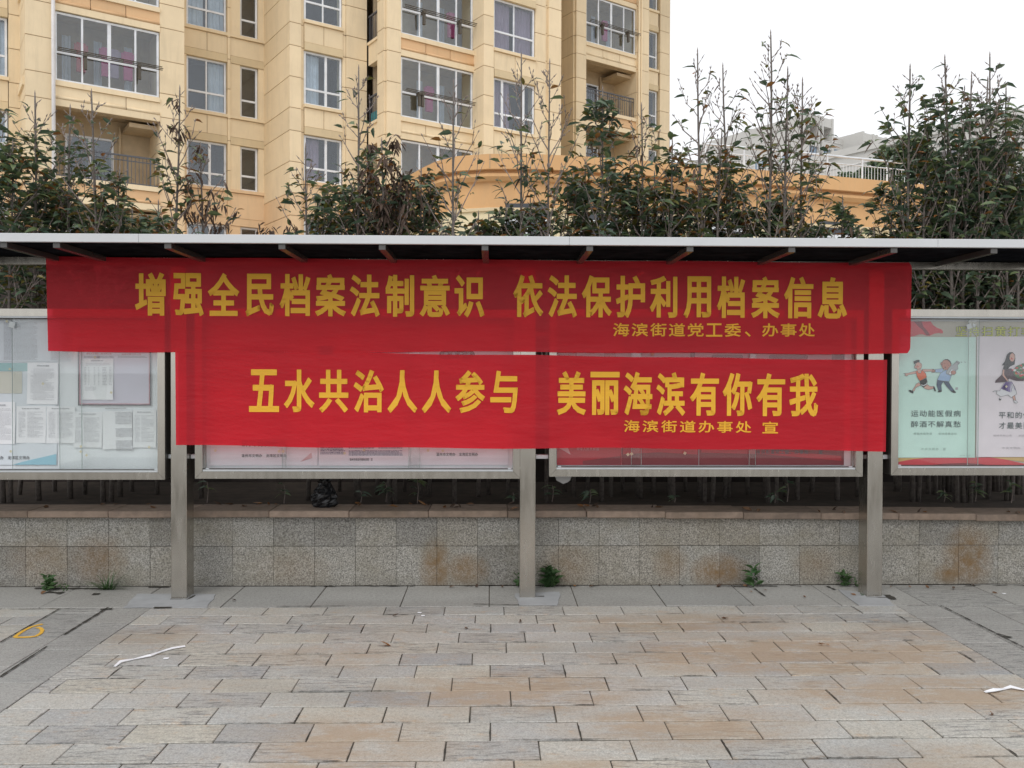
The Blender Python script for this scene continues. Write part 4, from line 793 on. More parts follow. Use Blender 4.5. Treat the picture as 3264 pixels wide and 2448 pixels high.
# ------------------------------------------------------------------ orange podium in front
FPT = [(-5.2, 31.), (-3.6, 28.8), (-2.6, 27.0), (-1.85, 25.4), (-1.35, 24.5), (-.85, 24.0), (-.1, 23.75), (1.1, 23.72), (2.5, 23.95), (5.5, 24.7), (9., 25.7), (12.4, 26.75), (16.5, 28.1), (24, 31)]
pod = root('podium', 'low curved orange podium building with cornice bands in front of the apartments', 'building')
def band(name, prof, mat, parent=pod):
    n = len(FPT); N = []
    for i in range(n):
        d = Vector(FPT[min(i+1, n-1)])-Vector(FPT[max(i-1, 0)]); N.append(Vector((d.y, -d.x)).normalized())
    mb = MB()
    for i in range(n-1):
        for j in range(len(prof)-1):
            q_ = []
            for ii, jj in ((i, j), (i+1, j), (i+1, j+1), (i, j+1)): p = Vector(FPT[ii])+N[ii]*prof[jj][0]; q_.append((p.x, p.y, prof[jj][1]))
            mb.quad(*q_)
    return mb.build(name, mat, parent)
CR2 = facade_mat('cream_podium_render', (.84, .72, .47)); OR2 = facade_mat('bright_orange_render', (.74, .44, .21))
band('parapet', [(-.4, 7.5), (.3, 7.5), (.3, 7.1), (.12, 7.08), (.12, 7.02)], OR2); band('cornice', [(.12, 7.02), (.22, 7.0), (.22, 6.92), (.1, 6.82), (0, 6.8)], OR2); band('frieze', [(0, 6.8), (0, 6.12)], OR2); band('string_course', [(0, 6.12), (.06, 6.1), (.06, 6.02), (0, 6.0)], STAINED); band('podium_wall', [(0, 6.0), (0, 0)], CR2)
mb = MB(); mb.f.append(tuple(range(len(FPT)+2))); mb.v = [(p[0], p[1], 7.3) for p in FPT]+[(24, 40, 7.3), (-5, 36, 7.3)]; mb.m = [0]; mb.build('flat_roof', INNER, pod)
for u in (1560, 1720, 1880, 2040, 2200, 2360, 2520, 2680, 2840):
    X = (u-1570)/FPX*24.6; 
    for i in range(len(FPT)-1):
        a, b = FPT[i], FPT[i+1]
        if a[0] <= X < b[0]: y = a[1]+(b[1]-a[1])*(X-a[0])/(b[0]-a[0]); mb = MB(); mb.box(X-.012, X+.012, y-.308, y-.25, 7.12, 7.49); mb.build('parapet_joint', GROOVE, pod)
def pod_window(u, w, h, zt_):
    X = (u-1570)/FPX*24.8
    for i in range(len(FPT)-1):
        a, b = Vector(FPT[i]), Vector(FPT[i+1])
        if a.x <= X < b.x:
            t = (X-a.x)/(b.x-a.x); p = a.lerp(b, t); an = math.atan2(b.y-a.y, b.x-a.x); mb = MB()
            mb.box(-w/2-.08, w/2+.08, -.09, .02, zt_-h-.1, zt_+.1); mb2 = MB(); g = .07
            for s0_, s1_ in ((-w/2, -.03), (.03, w/2)): mb2.box(s0_, s1_, -.10, -.08, zt_-h, zt_)
            f = mb.build('window', WHITEF, pod); f.location = (p.x, p.y, 0); f.rotation_euler = (0, 0, an)
            q_ = mb2.build('pane', flat('dark_pane', (.05, .055, .065), .15) if 'dark_pane' not in bpy.data.materials else bpy.data.materials['dark_pane'], f)
            mb3 = MB(); mb3.box(-w/2+.0, w/2+.0, -.05, .02, zt_+.12, zt_+.5); q3 = mb3.build('transom_glass', bpy.data.materials['dark_pane'], f)
for u in (1672, 1900, 2100, 2320): pod_window(u, 1.1, 1.4, 5.72)
pod_window(2725, 1.3, .7, 6.15-.45)
# white steel railing on the podium roof
rl = root('roof_railing', 'white steel railing along the podium roof', 'railing'); rp2 = [Vector((6.2, 25.2)), Vector((9.0, 26.0)), Vector((12.4, 27.05)), Vector((16.5, 28.4)), Vector((20, 29.8))]; WST = basic('white_tube', (.72, .74, .76), .35, .2)
rp2 = [Vector((5.4, 27.4))]+rp2 if False else rp2
mb = MB()
for zz, r_ in ((8.3, .038), (8.08, .018), (7.6, .018)): mb.tube([(p.x, p.y+.1, zz) for p in rp2], r_, 6)
mb.build('rail', WST, rl, True); bal = MB(); tot = 0
for a, b in zip(rp2, rp2[1:]):
    L = (b-a).length; n = int(L/.115)
    for i in range(n):
        p = a.lerp(b, i/n)
        if i % 11 == 0: MB().tube([(p.x, p.y+.1, 7.5), (p.x, p.y+.1, 8.28)], .03, 6).build('rail_post', WST, rl)
        else: bal.tube([(p.x, p.y+.1, 7.6), (p.x, p.y+.1, 8.08)], .009, 4)
bal.build('baluster', WST, rl)['kind'] = 'stuff'
# ------------------------------------------------------------------ far pale buildings
PAL = basic('pale_concrete', (.53, .52, .495), .85, 0., .06, .3, dirt=((.6, .59, .56), .3)); PALS = basic('pale_band', (.6, .585, .56), .85); BLF = basic('blue_window', (.22, .29, .37), .3); LOG = basic('loggia_grey', (.20, .20, .22), .85)  # PALS: slightly lighter tone for cornice and string courses
fb = root('villa_block', 'pale grey stepped terrace building on the rise behind the podium', 'building', tuple(FP), FA)
def fp(n, m, *a): return piece(n, fb, m, *a)
T0 = 45.44; TLOW = T0+3.45
fp('wall', PAL, 83.28, 89.3, T0+1.3, 66, 0, 38.7)
def tower(s0, s1, ztop, t0):
    W_ = s1-s0
    for a, b in ((s0, s0+.4), (s0+W_*.41, s0+W_*.47), (s0+W_*.55, s0+W_*.61), (s1-.4, s1)): fp('column', PAL, a, b, t0-.1, t0+1.3, 0, ztop+.15)
    fp('parapet', PAL, s0+.4, s1-.4, t0, t0+1.3, ztop-1.25, ztop)
    for k in range(6):
        z = ztop-3.3-FH*k
        for a, b in ((s0+.4, s0+W_*.41), (s0+W_*.61, s1-.4)):
            if k > 0: fp('spandrel', PAL, a, b, t0+.02, t0+1.3, z+1.9, z+3.03-2.1+2.0)
            fp('window', BLF, a, b, t0+.2, t0+.3, z-2.1 if k == 0 else z-.5, z if k == 0 else z+1.9)
            for f in (.33, .66): fp('mullion', DBLUE, a+(b-a)*f-.04, a+(b-a)*f+.04, t0+.14, t0+.2, z-2.1 if k == 0 else z-.5, z if k == 0 else z+1.9)
        fp('slot_window', LOG, s0+W_*.47, s0+W_*.55, t0+.25, t0+1.3, z-.2, z+1.8)
        if k == 0: fp('loggia_floor', PAL, s0+.4, s1-.4, t0+.1, t0+1.3, z-.02, z+.1)
DBLUE = basic('dark_blue_frame', (.12, .2, .27), .4)
tower(83.28, 89.3, 38.7, T0); tower(96.5, 102.8, 38.1, T0)
fp('wall', PAL, 89.3, 97.4, TLOW, 66, 0, 37.9); fp('cornice', PALS, 89.3, 96.4, TLOW-.08, TLOW, 36.9, 37.05)
for k in range(5): fp('window', BLF, 94.5, 96.3, TLOW-.03, TLOW+.02, 34.3-FH*k, 36.0-FH*k); fp('side_window', BLF, 96.44, 96.5, T0+.9, T0+2.2, 32.9-FH*k, 34.4-FH*k)
fp('wall', PAL, 96.5, 102.8, T0+1.3, 66, 0, 38.2)
for z in (37.4, 36.2, 33.0, 30.0): fp('string_course', PALS, 83.22, 83.28, T0, 66, z, z+.15)
for k in range(4):
    for t in (48.5, 53, 58): fp('side_window', BLF, 83.18, 83.28, t, t+1.6, 33.5-FH*k-1.8, 33.5-FH*k)
# lower wing running off to the left
fp('wall', PAL, 83.9, 96, 66, 92, 0, 36.5)
fb2 = root('villa_block', 'pale concrete building at the right edge behind the tall shrubs', 'building', tuple(FP), FA)
def f2(n, m, *a): return piece(n, fb2, m, *a)
f2('wall', PAL, 82.6, 100, 17, 60, 0, 31.2); f2('parapet', PAL, 82.3, 100, 16.5, 60, 31.2, 32.1); f2('string_course', PALS, 82.5, 82.6, 17, 60, 29.7, 29.9); f2('slot_window', LOG, 82.5, 82.6, 19, 27, 28.3, 28.9)
for k in range(6): f2('window', LOG, 82.45, 82.6, 19, 24, 23.5-FH*k, 25.2-FH*k)
# ------------------------------------------------------------------ shrubs
def leafgeo(mb, p, d, L, w, mi, rr, droop=.3):
    d = d.normalized(); sdv = d.cross(Vector((0, 0, 1)))
    if sdv.length < .1: sdv = Vector((1, 0, 0))
    sdv.normalize(); sdv = (sdv*math.cos(rr.uniform(-.9, .9))+d.cross(sdv)*math.sin(rr.uniform(-.9, .9))).normalized(); nn = sdv.cross(d)
    P = []; dn = Vector((0, 0, -1))
    for t in (0, .3, .65, 1.): P.append(p+d*L*t+dn*droop*L*t*t)
    a = [P[0], P[1]+sdv*w/2+nn*w*.18, P[2]+sdv*w*.42+nn*w*.14, P[3], P[2]-sdv*w*.42+nn*w*.14, P[1]-sdv*w/2+nn*w*.18]
    n = len(mb.v); mb.v += [tuple(q) for q in a]+[tuple(P[1]), tuple(P[2])]
    for f in ((0, 1, 6), (0, 6, 5), (1, 2, 7, 6), (5, 6, 7, 4), (2, 3, 7), (7, 3, 4)): mb.f.append(tuple(n+i for i in f)); mb.m.append(mi)
rt_ = random.Random(77)
_leafm = []
for k in range(5):
    mb = MB(); leafgeo(mb, Vector((0, 0, 0)), Vector((1, 0, 0)), .11, .036, 0, rt_, .35); _leafm.append(mb.mesh('leaf', LM[k]))
def pickleaf(rr, mixp):
    r_ = rr.random(); a = 0
    for i, p in enumerate(mixp):
        a += p
        if r_ < a: return i
    return 0
GREEN = (.44, .29, .17, .08, .02); OLIVE = (.27, .26, .30, .14, .03); DEAD = (.16, .1, .06, .14, .54); DARK = (.58, .30, .07, .03, .02)
def shrub(label, u, vtop, Y, leafv, dens=1., mixp=GREEN, stems=1, spread=.35, seed=0, top=.06, bend=0., clump=None, low=1., name='shrub', lbl_cat='shrub', base_z=.48):
    rr = random.Random(seed*13+5); X, ZT = onY(u, vtop, Y); _, ZL = onY(u, leafv, Y)
    sh_ = root(name, label, lbl_cat, (X, Y, base_z), 0, 'row of broad leaved shrubs behind the boards'); st = MB(); tw = MB(); lf = MB(); extra = []
    for s in range(stems):
        sx = (s-(stems-1)/2)*.12+rr.uniform(-.03, .03); zt_ = ZT-(0 if s == 0 else rr.uniform(.15, .7)); H_ = zt_-base_z; n = 12; pts = []
        wob = [rr.uniform(-1, 1) for _ in range(4)]
        for i in range(n+1):
            t = i/n; pts.append(Vector((sx*(.4+t)+.03*wob[0]*math.sin(t*5+wob[1])+bend*t*t*(1 if s == 0 else -1)-bend*(1 if s == 0 else 0), .05*wob[2]*math.sin(t*4)+rr.uniform(-.006, .006), H_*t)))
        r0_ = .017+.004*rr.random(); st.tube(pts, [r0_*(1-.8*i/n)+.0022 for i in range(n+1)], 6, 0)
        def along(t): f = t*n; i = min(int(f), n-1); return pts[i].lerp(pts[i+1], f-i)
        z = .55; az = rr.uniform(0, 6)
        while z < H_-.03:
            p = along(z/H_); rel = (H_-z); zw = base_z+z; frac = z/H_
            az += 2.0+rr.uniform(-.5, .5)
            inview = zw > 2.35 or 2.0 < zw < 2.4 or zw < .9
            if rel > .16:
                Lb = min(rel*.62, spread*(1.5 if zw < ZL+.25 else 1.)*rr.uniform(.6, 1.25)); up_ = rr.uniform(.8, 1.5); d = Vector((math.cos(az), math.sin(az)*.8, up_)).normalized(); q_ = [p]
                for j in range(1, 5): q_.append(q_[-1]+(d+Vector((0, 0, .14*j))).normalized()*Lb/4+Vector((rr.uniform(-1, 1), rr.uniform(-1, 1), 0))*.012)
                rb = .0062 if rel > .6 else .004
                tw.tube(q_, [rb, rb*.85, rb*.7, rb*.55, .0019], 4, 0, False)
                nodes = [(q_[j], (q_[j]-q_[j-1]).normalized()) for j in range(1, 5)]
                for j in (2, 3):            # side twigs
                    if rr.random() < .8:
                        a2 = rr.uniform(0, 6.28); d2 = (nodes[j-1][1]+Vector((math.cos(a2), math.sin(a2), .35))*.75).normalized(); e = q_[j]+d2*Lb*rr.uniform(.25, .5); tw.tube([q_[j], q_[j].lerp(e, .5)+Vector((0, 0, .008)), e], [.0032, .0024, .0017], 3, 0, False); nodes.append((e, d2)); nodes.append((q_[j].lerp(e, .5), d2))
                dl = dens if zw < ZL else dens*top*(1.6 if rel > .5 else .8)
                if zw > ZL and zw < ZL+.35: dl = dens*(top+(1-top)*.45*(1-(zw-ZL)/.35))
                if zw < 2.7: dl *= .8*low  # low thickens leaves mostly hidden by the boards, added to shade stems
                for (c_, dd) in nodes:
                    if not inview and rr.random() < .25: continue
                    tip = c_+dd*.02; tw.tube([c_, c_+dd*.012, c_+dd*.03], [.003, .0052, .0008], 4, 0, False)     # bud
                    for b_ in range(2):
                        if zw > ZL and rr.random() < .55:
                            a3 = rr.uniform(0, 6.28); d3 = (dd+Vector((math.cos(a3), math.sin(a3), .2))*.8).normalized(); tw.tube([c_, c_+d3*.025], [.0026, .0012], 3, 0, False)
                    k = rr.choice((3, 4, 5, 6)); 
                    for _ in range(k):
                        if rr.random() < dl*.72:
                            a3 = rr.uniform(0, 6.28); d3 = (dd*.5+Vector((math.cos(a3), math.sin(a3), rr.uniform(-.5, .5)))).normalized(); mi = pickleaf(rr, mixp); L = rr.uniform(.085, .132)*(1.05 if mi < 2 else .85)
                            if mi == 4: d3 = (d3+Vector((0, 0, -1.3))).normalized()
                            if zw > ZL and len(extra) < 9 and mi < 4: extra.append((c_, d3, mi, L/.11))
                            else: leafgeo(lf, c_+Vector((rr.uniform(-1, 1), rr.uniform(-1, 1), rr.uniform(-1, 1)))*.02, d3, L, L*rr.uniform(.28, .42) if mi < 4 else L*.24, mi, rr, rr.uniform(.15, .6))
            else:
                d = Vector((math.cos(az), math.sin(az), 1.1)).normalized(); L = min(.09, rel*.7)*rr.uniform(.6, 1.1); tw.tube([p, p+d*L*.5, p+d*L], [.0035, .003, .001], 4, 0, False); tw.tube([p+d*L*.8, p+d*L*.95, p+d*(L+.03)], [.0028, .005, .0008], 4, 0, False)
            z += rr.uniform(.055, .10) if zw > 2.2 else rr.uniform(.1, .16)
        tw.tube([pts[-1]-Vector((0, 0, .01)), pts[-1]+Vector((0, 0, .018)), pts[-1]+Vector((0, 0, .05))], [.0035, .0062, .0008], 5, 0, False)
    if clump:      # shrivelled brown head
        for cx_, cz_, rr_, n_ in clump:
            xx, zz = onY(cx_, cz_, Y); c_ = Vector((xx-X, 0, zz-base_z))
            for _ in range(n_):
                o_ = Vector((rr.gauss(0, 1), rr.gauss(0, .6), rr.gauss(0, 1)))*rr_*.5; leafgeo(lf, c_+o_, Vector((rr.uniform(-.9, .9), rr.uniform(-.6, .6), rr.uniform(-1, -.2))), rr.uniform(.05, .095), .02, 4, rr, .3)
    st.build('stem', BARK, sh_, True); o = tw.build('branches', TWIG, sh_)
    if lf.v: lf.build('foliage', LM, sh_)['kind'] = 'stuff'
    for c_, d3, mi, sc in extra:
        l_ = link('leaf', _leafm[mi], sh_); l_.location = c_; l_.rotation_mode = 'QUATERNION'; l_.rotation_quaternion = d3.to_track_quat('X', 'Z'); l_.scale = (sc, sc, sc)
    return sh_
SH = [
 ('leafy shrub cut by the left photo edge in front of the corner window', 18, 300, 7.35, 520, 1., GREEN, 2, .32, .1, 0.),
 ('thin pole shrub in front of the white drainpipe, few leaves on top', 122, 308, 7.5, 560, 1., GREEN, 1, .3, .09, 0.),
 ('bare forked shrub in front of the left open balcony', 222, 345, 7.6, 610, .95, GREEN, 1, .3, .08, .0),
 ('twin stemmed bare topped shrub below the glazed balcony with red laundry', 340, 300, 7.4, 640, .75, GREEN, 2, .32, .06, .0),
 ('thin shrub with brown shrivelled leaves along its upper stem', 552, 285, 7.35, 615, .7, OLIVE, 1, .28, .05, 0.),
 ('short half dead shrub right of the brown leaved one', 645, 470, 7.6, 690, .6, DEAD, 1, .26, .1, 0.),
 ('low bare twiggy shrub before the plain cream corner pier', 985, 470, 7.5, 690, .6, OLIVE, 1, .3, .05, 0.),
 ('slender bare shrub reaching up beside the side balcony rail', 1148, 220, 7.45, 640, .95, GREEN, 1, .28, .05, 0.),
 ('short shrub with a hanging shrivelled brown head', 1252, 460, 7.3, 560, 1., DEAD, 2, .3, .2, 0.),
 ('short leafy shrub pressed beside the shrivelled brown head', 1340, 520, 7.6, 580, .95, GREEN, 1, .3, .3, 0.),
 ('pale stemmed sparse shrub before the middle glazed balcony', 1450, 262, 7.3, 655, .3, OLIVE, 1, .34, .06, 0.),
 ('tall thin bare topped shrub before the three part window', 1662, 185, 7.5, 600, .5, GREEN, 1, .32, .05, .0),
 ('tall bare topped shrub just right of the three part window', 1742, 202, 7.35, 600, .45, OLIVE, 1, .34, .06, 0.),
 ('bushy shrub leafy to its top below the open railed balcony', 1925, 290, 7.4, 420, .95, GREEN, 1, .3, .5, 0.),
 ('medium shrub with hanging dry leaves beside the bushy one', 2055, 340, 7.6, 600, .75, OLIVE, 1, .3, .12, 0.),
 ('shrub standing at the right corner of the apartment block', 2150, 455, 7.45, 560, .85, OLIVE, 1, .3, .25, 0.),
 ('spiky shrub left of the twin tops against the white sky', 2262, 170, 7.4, 600, .65, OLIVE, 2, .32, .08, 0.),
 ('thinner shrub beside the spiky one with a tuft of leaves', 2325, 212, 7.6, 590, .7, OLIVE, 1, .3, .12, 0.),
 ('tallest shrub, many branched, in front of the pale villas', 2470, 112, 7.35, 590, .7, OLIVE, 2, .42, .1, 0.),
 ('branching shrub leaning right from the tallest one', 2548, 262, 7.5, 640, .6, OLIVE, 1, .36, .05, 0.),
 ('low leafy shrub filling the gap below the roof railing', 2672, 640, 7.5, 680, 1., GREEN, 1, .26, .4, 0.),
 ('shrub with leaf tuft at top, left of the dense right clump', 2925, 222, 7.4, 500, .8, GREEN, 2, .34, .16, 0.),
 ('multi stemmed tall shrub inside the dense right clump', 3085, 190, 7.35, 500, .8, DARK, 3, .36, .1, 0.),
 ('single bare spike shrub near the right photo edge', 3165, 178, 7.55, 520, .8, DARK, 1, .3, .08, 0.),
 ('dense dark shrub at the right photo edge', 3225, 290, 7.45, 480, .85, DARK, 2, .36, .12, 0.)]
for i, (lb, u, v, Y, lv, dn, mx_, stn, spd, tp, bd) in enumerate(SH):
    cl = None
    if i == 4: cl = [(560, 330, .06, 12), (563, 415, .10, 22), (545, 400, .05, 8), (610, 590, .08, 16)]
    if i == 5: cl = [(636, 480, .07, 20), (655, 650, .07, 20), (600, 690, .07, 18), (700, 730, .08, 22)]
    if i == 8: cl = [(1253, 455, .06, 40), (1205, 590, .12, 40), (1310, 610, .14, 50), (1240, 690, .2, 90), (1180, 470, .05, 14)]
    if i == 6: cl = [(845, 735, .07, 22), (930, 720, .06, 14)]
    if i == 14: cl = [(2040, 470, .05, 8), (2030, 520, .05, 6)]
    shrub(lb, u, v, Y, lv, dn, mx_, stn, spd, i+1, tp, 0., cl)
# second rank of lower shrubs that closes the dense parts of the row
B2L = [(60, 610), (170, 560), (270, 640), (420, 660), (500, 650), (1080, 560), (1200, 580), (1290, 620), (1560, 690), (1800, 560), (1880, 520), (1990, 560), (2090, 560), (2200, 610), (2390, 640), (2600, 700), (2790, 735), (2870, 560), (2985, 490), (3040, 470), (3140, 450), (3205, 480), (3262, 440), (3010, 600), (3110, 560), (3190, 580)]
where = ['at the left edge', 'below the drainpipe', 'under the left balcony rail', 'left of the brown leaved one', 'beside the brown leaved stem', 'left of the side balcony', 'below the side balcony', 'behind the shrivelled head', 'left of the arched window', 'left of the bushy one', 'behind the bushy one', 'right of the bushy one', 'below the narrow right windows', 'at the apartment corner', 'between the two spiky ones', 'right of the tallest one', 'before the podium corner window', 'left of the dense clump', 'front of the dense clump', 'middle of the dense clump', 'right in the dense clump', 'far right in the dense clump', 'on the right photo edge', 'low in the dense clump', 'low beneath the bare spike', 'low by the right photo edge']
for i, (u, v) in enumerate(B2L):
    shrub('short leafy shrub of the rear rank, '+where[i], u, v, 8.05 if i % 2 else 7.85, v+50, .9 if u < 2800 else 1., DARK if u > 2900 else (GREEN if i % 3 else OLIVE), 2 if u > 2850 else 1, .36 if u < 2850 else .42, 60+i, .25, low=2.2)
extra_rank = [(112, 570, 'under the drainpipe foot'), (215, 600, 'before the left balcony rail'), (325, 630, 'before the left balcony door'), (385, 650, 'under the pier with the brown leaved stem'), (1040, 610, 'right of the low twiggy shrub'), (1140, 600, 'below the side balcony stem'), (1245, 610, 'under the hanging brown head'), (1365, 590, 'at the left end of the podium'), (1520, 690, 'under the podium frieze'), (1625, 640, 'before the first arched window'), (1705, 640, 'right of the first arched window'), (1835, 560, 'left under the bushy leafy one'), (1950, 520, 'just behind the bushy leafy one'), (2040, 570, 'under the hanging dry leaves'), (2140, 600, 'before the apartment corner edge'), (2235, 590, 'left under the spiky one'), (2330, 590, 'right under the spiky one'), (2440, 600, 'left under the tallest one'), (2510, 620, 'right under the tallest one'), (2740, 745, 'before the podium end window')]
for i, (u, v, w_) in enumerate(extra_rank):
    shrub('low bushy shrub of the middle rank, '+w_, u, v, 7.7, v+30, .85, (GREEN, OLIVE, GREEN)[i % 3], 1, .34, 120+i, .25, low=1.6)
# seedlings under the boards, seen above the coping
def plantlet(label, u, v, Y, n, L, seed, mat=None, zb=.57, name='seedling'):
    rr = random.Random(seed); X, Z = onY(u, v, Y); r_ = root(name, label, 'plant', (X, Y, zb)); lf = MB(); st = MB(); h = max(.05, Z-zb)
    st.tube([(0, 0, 0), (.01, 0, h*.6), (.0, 0, h)], [.004, .003, .002], 4)
    for i in range(n):
        a = rr.uniform(0, 6.28); z = h*rr.uniform(.35, 1.); leafgeo(lf, Vector((0, 0, z)), Vector((math.cos(a), math.sin(a)*.6, rr.uniform(-.1, .8))), L*rr.uniform(.7, 1.2), L*.34, 0 if rr.random() < .6 else 1, rr, .5)
    st.build('stem', TWIG, r_); lf.build('foliage', [LM[0], LM[1]] if mat is None else [mat, mat], r_); return r_
for i, (u, v, nn, lb) in enumerate(((905, 1545, 6, 'left of the black bag'), (1150, 1565, 5, 'right of the black bag'), (1230, 1540, 12, 'glossy and clustered below the middle board'), (1330, 1530, 10, 'spiky, below the middle board centre'), (1635, 1570, 5, 'hanging just left of the middle post'), (1760, 1545, 8, 'just right of the middle post'), (1880, 1560, 8, 'under the torn paper'), (2150, 1590, 4, 'small, below the red poster board'), (2510, 1535, 10, 'largest below the red poster board'), (2470, 1570, 6, 'beside the largest one under the red board'), (3010, 1560, 7, 'below the mint poster'), (3110, 1540, 12, 'below the pink poster'), (3225, 1535, 10, 'at the right edge below the pink poster'), (660, 1535, 4, 'sparse, right of the left post'))):
    plantlet('young shoot with dark glossy leaves '+lb, u, v, 6.86+.04*(i % 3), nn, .085, 300+i)
# ------------------------------------------------------------------ weeds at the foot of the wall
def weed(label, u, v, kind, n, L, seed):
    L *= .8
    rr = random.Random(seed); X, Y = gnd(u, v); Y = min(Y, 6.47); mb = MB(); name = 'grass_tuft' if kind == 'grass' else 'weed'
    r_ = root(name, label, 'weed', (X, Y, 0)); st = MB(); st.tube([(0, 0, 0), (0, 0, L*.35)], [.004, .002], 4)
    for i in range(n):
        a = rr.uniform(0, 6.28); 
        if kind == 'grass':
            d = Vector((math.cos(a)*1.25, math.sin(a)*.5-.15, rr.uniform(.5, 1.3))).normalized(); l_ = L*rr.uniform(.5, 1.15); P = [Vector((rr.uniform(-.04, .04), rr.uniform(-.01, .01), 0))]; 
            for j in range(4): P.append(P[-1]+(d+Vector((0, 0, -.25*j))).normalized()*l_/4)
            sd_ = Vector((-d.y, d.x, 0)).normalized()
            for j in range(4): w0, w1 = .004*(1-j/4.4), .004*(1-(j+1)/4.4); mb.quad(P[j]+sd_*w0, P[j]-sd_*w0, P[j+1]-sd_*w1, P[j+1]+sd_*w1)
        else: leafgeo(mb, Vector((rr.uniform(-.03, .03), rr.uniform(-.02, .02), L*rr.uniform(0, .8))), Vector((math.cos(a), math.sin(a)*.5-.1, rr.uniform(.3, 1.4))), L*rr.uniform(.4, .75), L*.22, 0, rr, .3)
    st.build('stem', GRASS, r_); mb.build('blades', [GRASS], r_); return r_
weed('bushy bright green weed at the wall foot far left', 152, 1883, 'leaf', 46, .15, 1); weed('small green weed just right of the bushy one', 203, 1884, 'leaf', 14, .07, 2); weed('wide tuft of long grass at the wall foot at left', 345, 1880, 'grass', 70, .26, 3)
weed('green weed left of the middle post foot', 1660, 1868, 'leaf', 34, .14, 4); weed('tall weed right of the middle post foot', 1752, 1870, 'leaf', 60, .20, 5); weed('grass blades standing in the weed by the middle post', 1748, 1870, 'grass', 22, .3, 6)
weed('young climbing weed on the rusty tiles', 2402, 1872, 'leaf', 20, .22, 7); weed('low green weed left of the right post', 2688, 1865, 'leaf', 44, .13, 8); weed('sprig of weed behind the right post foot', 2735, 1872, 'leaf', 10, .08, 9); weed('dark weed sprig at the right post front foot', 2752, 1900, 'leaf', 8, .05, 10)
# ------------------------------------------------------------------ black bag, dry leaves, paper scraps
def bag():
    rr = random.Random(4); X, Y = -1.27, 6.68; X = onY(1035, 1560, 6.68)[0]; r_ = root('plastic_bag', 'knotted black plastic bag standing on the coping below the middle board', 'bag', (X, Y, .572)); mb = MB(); n, m_ = 18, 10
    for j in range(m_+1):
        t = j/m_; z = .2*t; rad = .10*math.sin(math.pi*min(1, .25+t*.75))**.6*(1-.25*t) if t < .82 else .03+.05*(t-.82)*3
        for i in range(n):
            a = 2*math.pi*i/n; k = 1+.16*math.sin(i*3.1+j*1.3)+rr.uniform(-.09, .09); mb.v.append((rad*k*math.cos(a), rad*.75*k*math.sin(a), max(0, z+rr.uniform(-.006, .006))))
    for j in range(m_):
        for i in range(n): a = j*n+i; b_ = j*n+(i+1) % n; mb.f.append((a, b_, b_+n, a+n)); mb.m.append(0)
    mb.f.append(tuple(range(n))); mb.m.append(0); mb.build('bag_body', basic('black_polythene', (.012, .012, .014), .22, 0., .3, 30, .5, 60), r_)
    mb = MB()
    for s in (-1, 1): mb.tube([(0, 0, .185), (s*.03, .0, .22), (s*.05, .01, .245)], [.012, .016, .003], 6)
    mb.build('knot_ears', bpy.data.materials['black_polythene'], r_)
bag()
_dl = []
for k in range(6):
    mb = MB(); rr = random.Random(k); leafgeo(mb, Vector((-.03, 0, 0)), Vector((1, rr.uniform(-.4, .4), .15)), .07, .026, 0, rr, -.15 if k % 2 else .1); leafgeo(mb, Vector((-.03, 0, -.001)), Vector((1, .0, .05)), .05, .018, 0, rr, .05); _dl.append(mb.mesh('fallen_leaf', (DRY, LM[4], DRY, LM[3], DRY, LM[4])[k]))
bay = lambda u: 'left of the left post' if u < 560 else ('between left and middle posts' if u < 1700 else ('between middle and right posts' if u < 2790 else 'right of the right post'))
def dleaf(x, y, z, label, group, s=1., me=None):
    o = link('fallen_leaf', me or rt_.choice(_dl)); o.location = (x, y, z+.008); o.rotation_euler = (rt_.uniform(-.3, .3), rt_.uniform(-.25, .25), rt_.uniform(0, 6.28)); o.scale = (s, s, s); return tag(o, label, 'leaf', group)
for u, v in ((150, 1617), (335, 1605), (372, 1607), (470, 1610), (490, 1620), (700, 1605), (735, 1607), (775, 1615), (830, 1605), (858, 1610), (880, 1607), (1140, 1609), (1148, 1612), (1310, 1607), (1345, 1610), (1360, 1612), (1420, 1619), (1440, 1615), (1455, 1620), (1465, 1617), (1500, 1609), (1630, 1608), (1640, 1622), (1850, 1617), (1870, 1616), (1895, 1614), (1905, 1616), (2080, 1615), (2100, 1616), (2370, 1618), (2385, 1620), (2415, 1622), (2620, 1628), (2660, 1618), (2705, 1632), (2850, 1625), (2930, 1622), (2950, 1624), (3215, 1621), (3240, 1622)):
    x, y = gnd(u, v, .575); dleaf(x, min(max(y, 6.49), 6.76), .572-.009*max(0, x-.6), 'dry curled brown leaf lying on the stone coping '+bay(u), 'dry leaves on the coping '+bay(u), rt_.uniform(.7, 1.2))
for u, v in ((1440, 1868), (1520, 1868), (1600, 1868), (1830, 1868), (1880, 1866), (2100, 1868), (2170, 1867), (2285, 1866), (2378, 1870), (2395, 1889), (2440, 1884), (2565, 1905), (2720, 1899), (2840, 1873), (2900, 1873), (2955, 1874), (3040, 1879), (3100, 1867), (3170, 1893), (1260, 1966), (1488, 2006), (2617, 2058), (2640, 2060), (745, 1917), (2310, 1975), (1655, 1985)):
    x, y = gnd(u, v); dleaf(x, min(y, 6.46), 0., 'small brown leaf lying on the ground '+bay(u), 'dry leaves on the ground '+bay(u), rt_.uniform(.4, .8))
for u, v, s, lb, me in ((1231, 2061, 1., 'reddish brown crumpled leaf on the pavers left of centre', _dl[3]), (3163, 2282, .7, 'small red leaf on the pavers at the right edge', _dl[3]), (2285, 1865, .9, 'yellowish leaf at the wall foot left of the climbing weed', None), (135, 1892, 1.1, 'brown leaf below the bushy weed at the far left', _dl[0])):
    x, y = gnd(u, v); dleaf(x, min(y, 6.45), 0., lb, None, s, me)
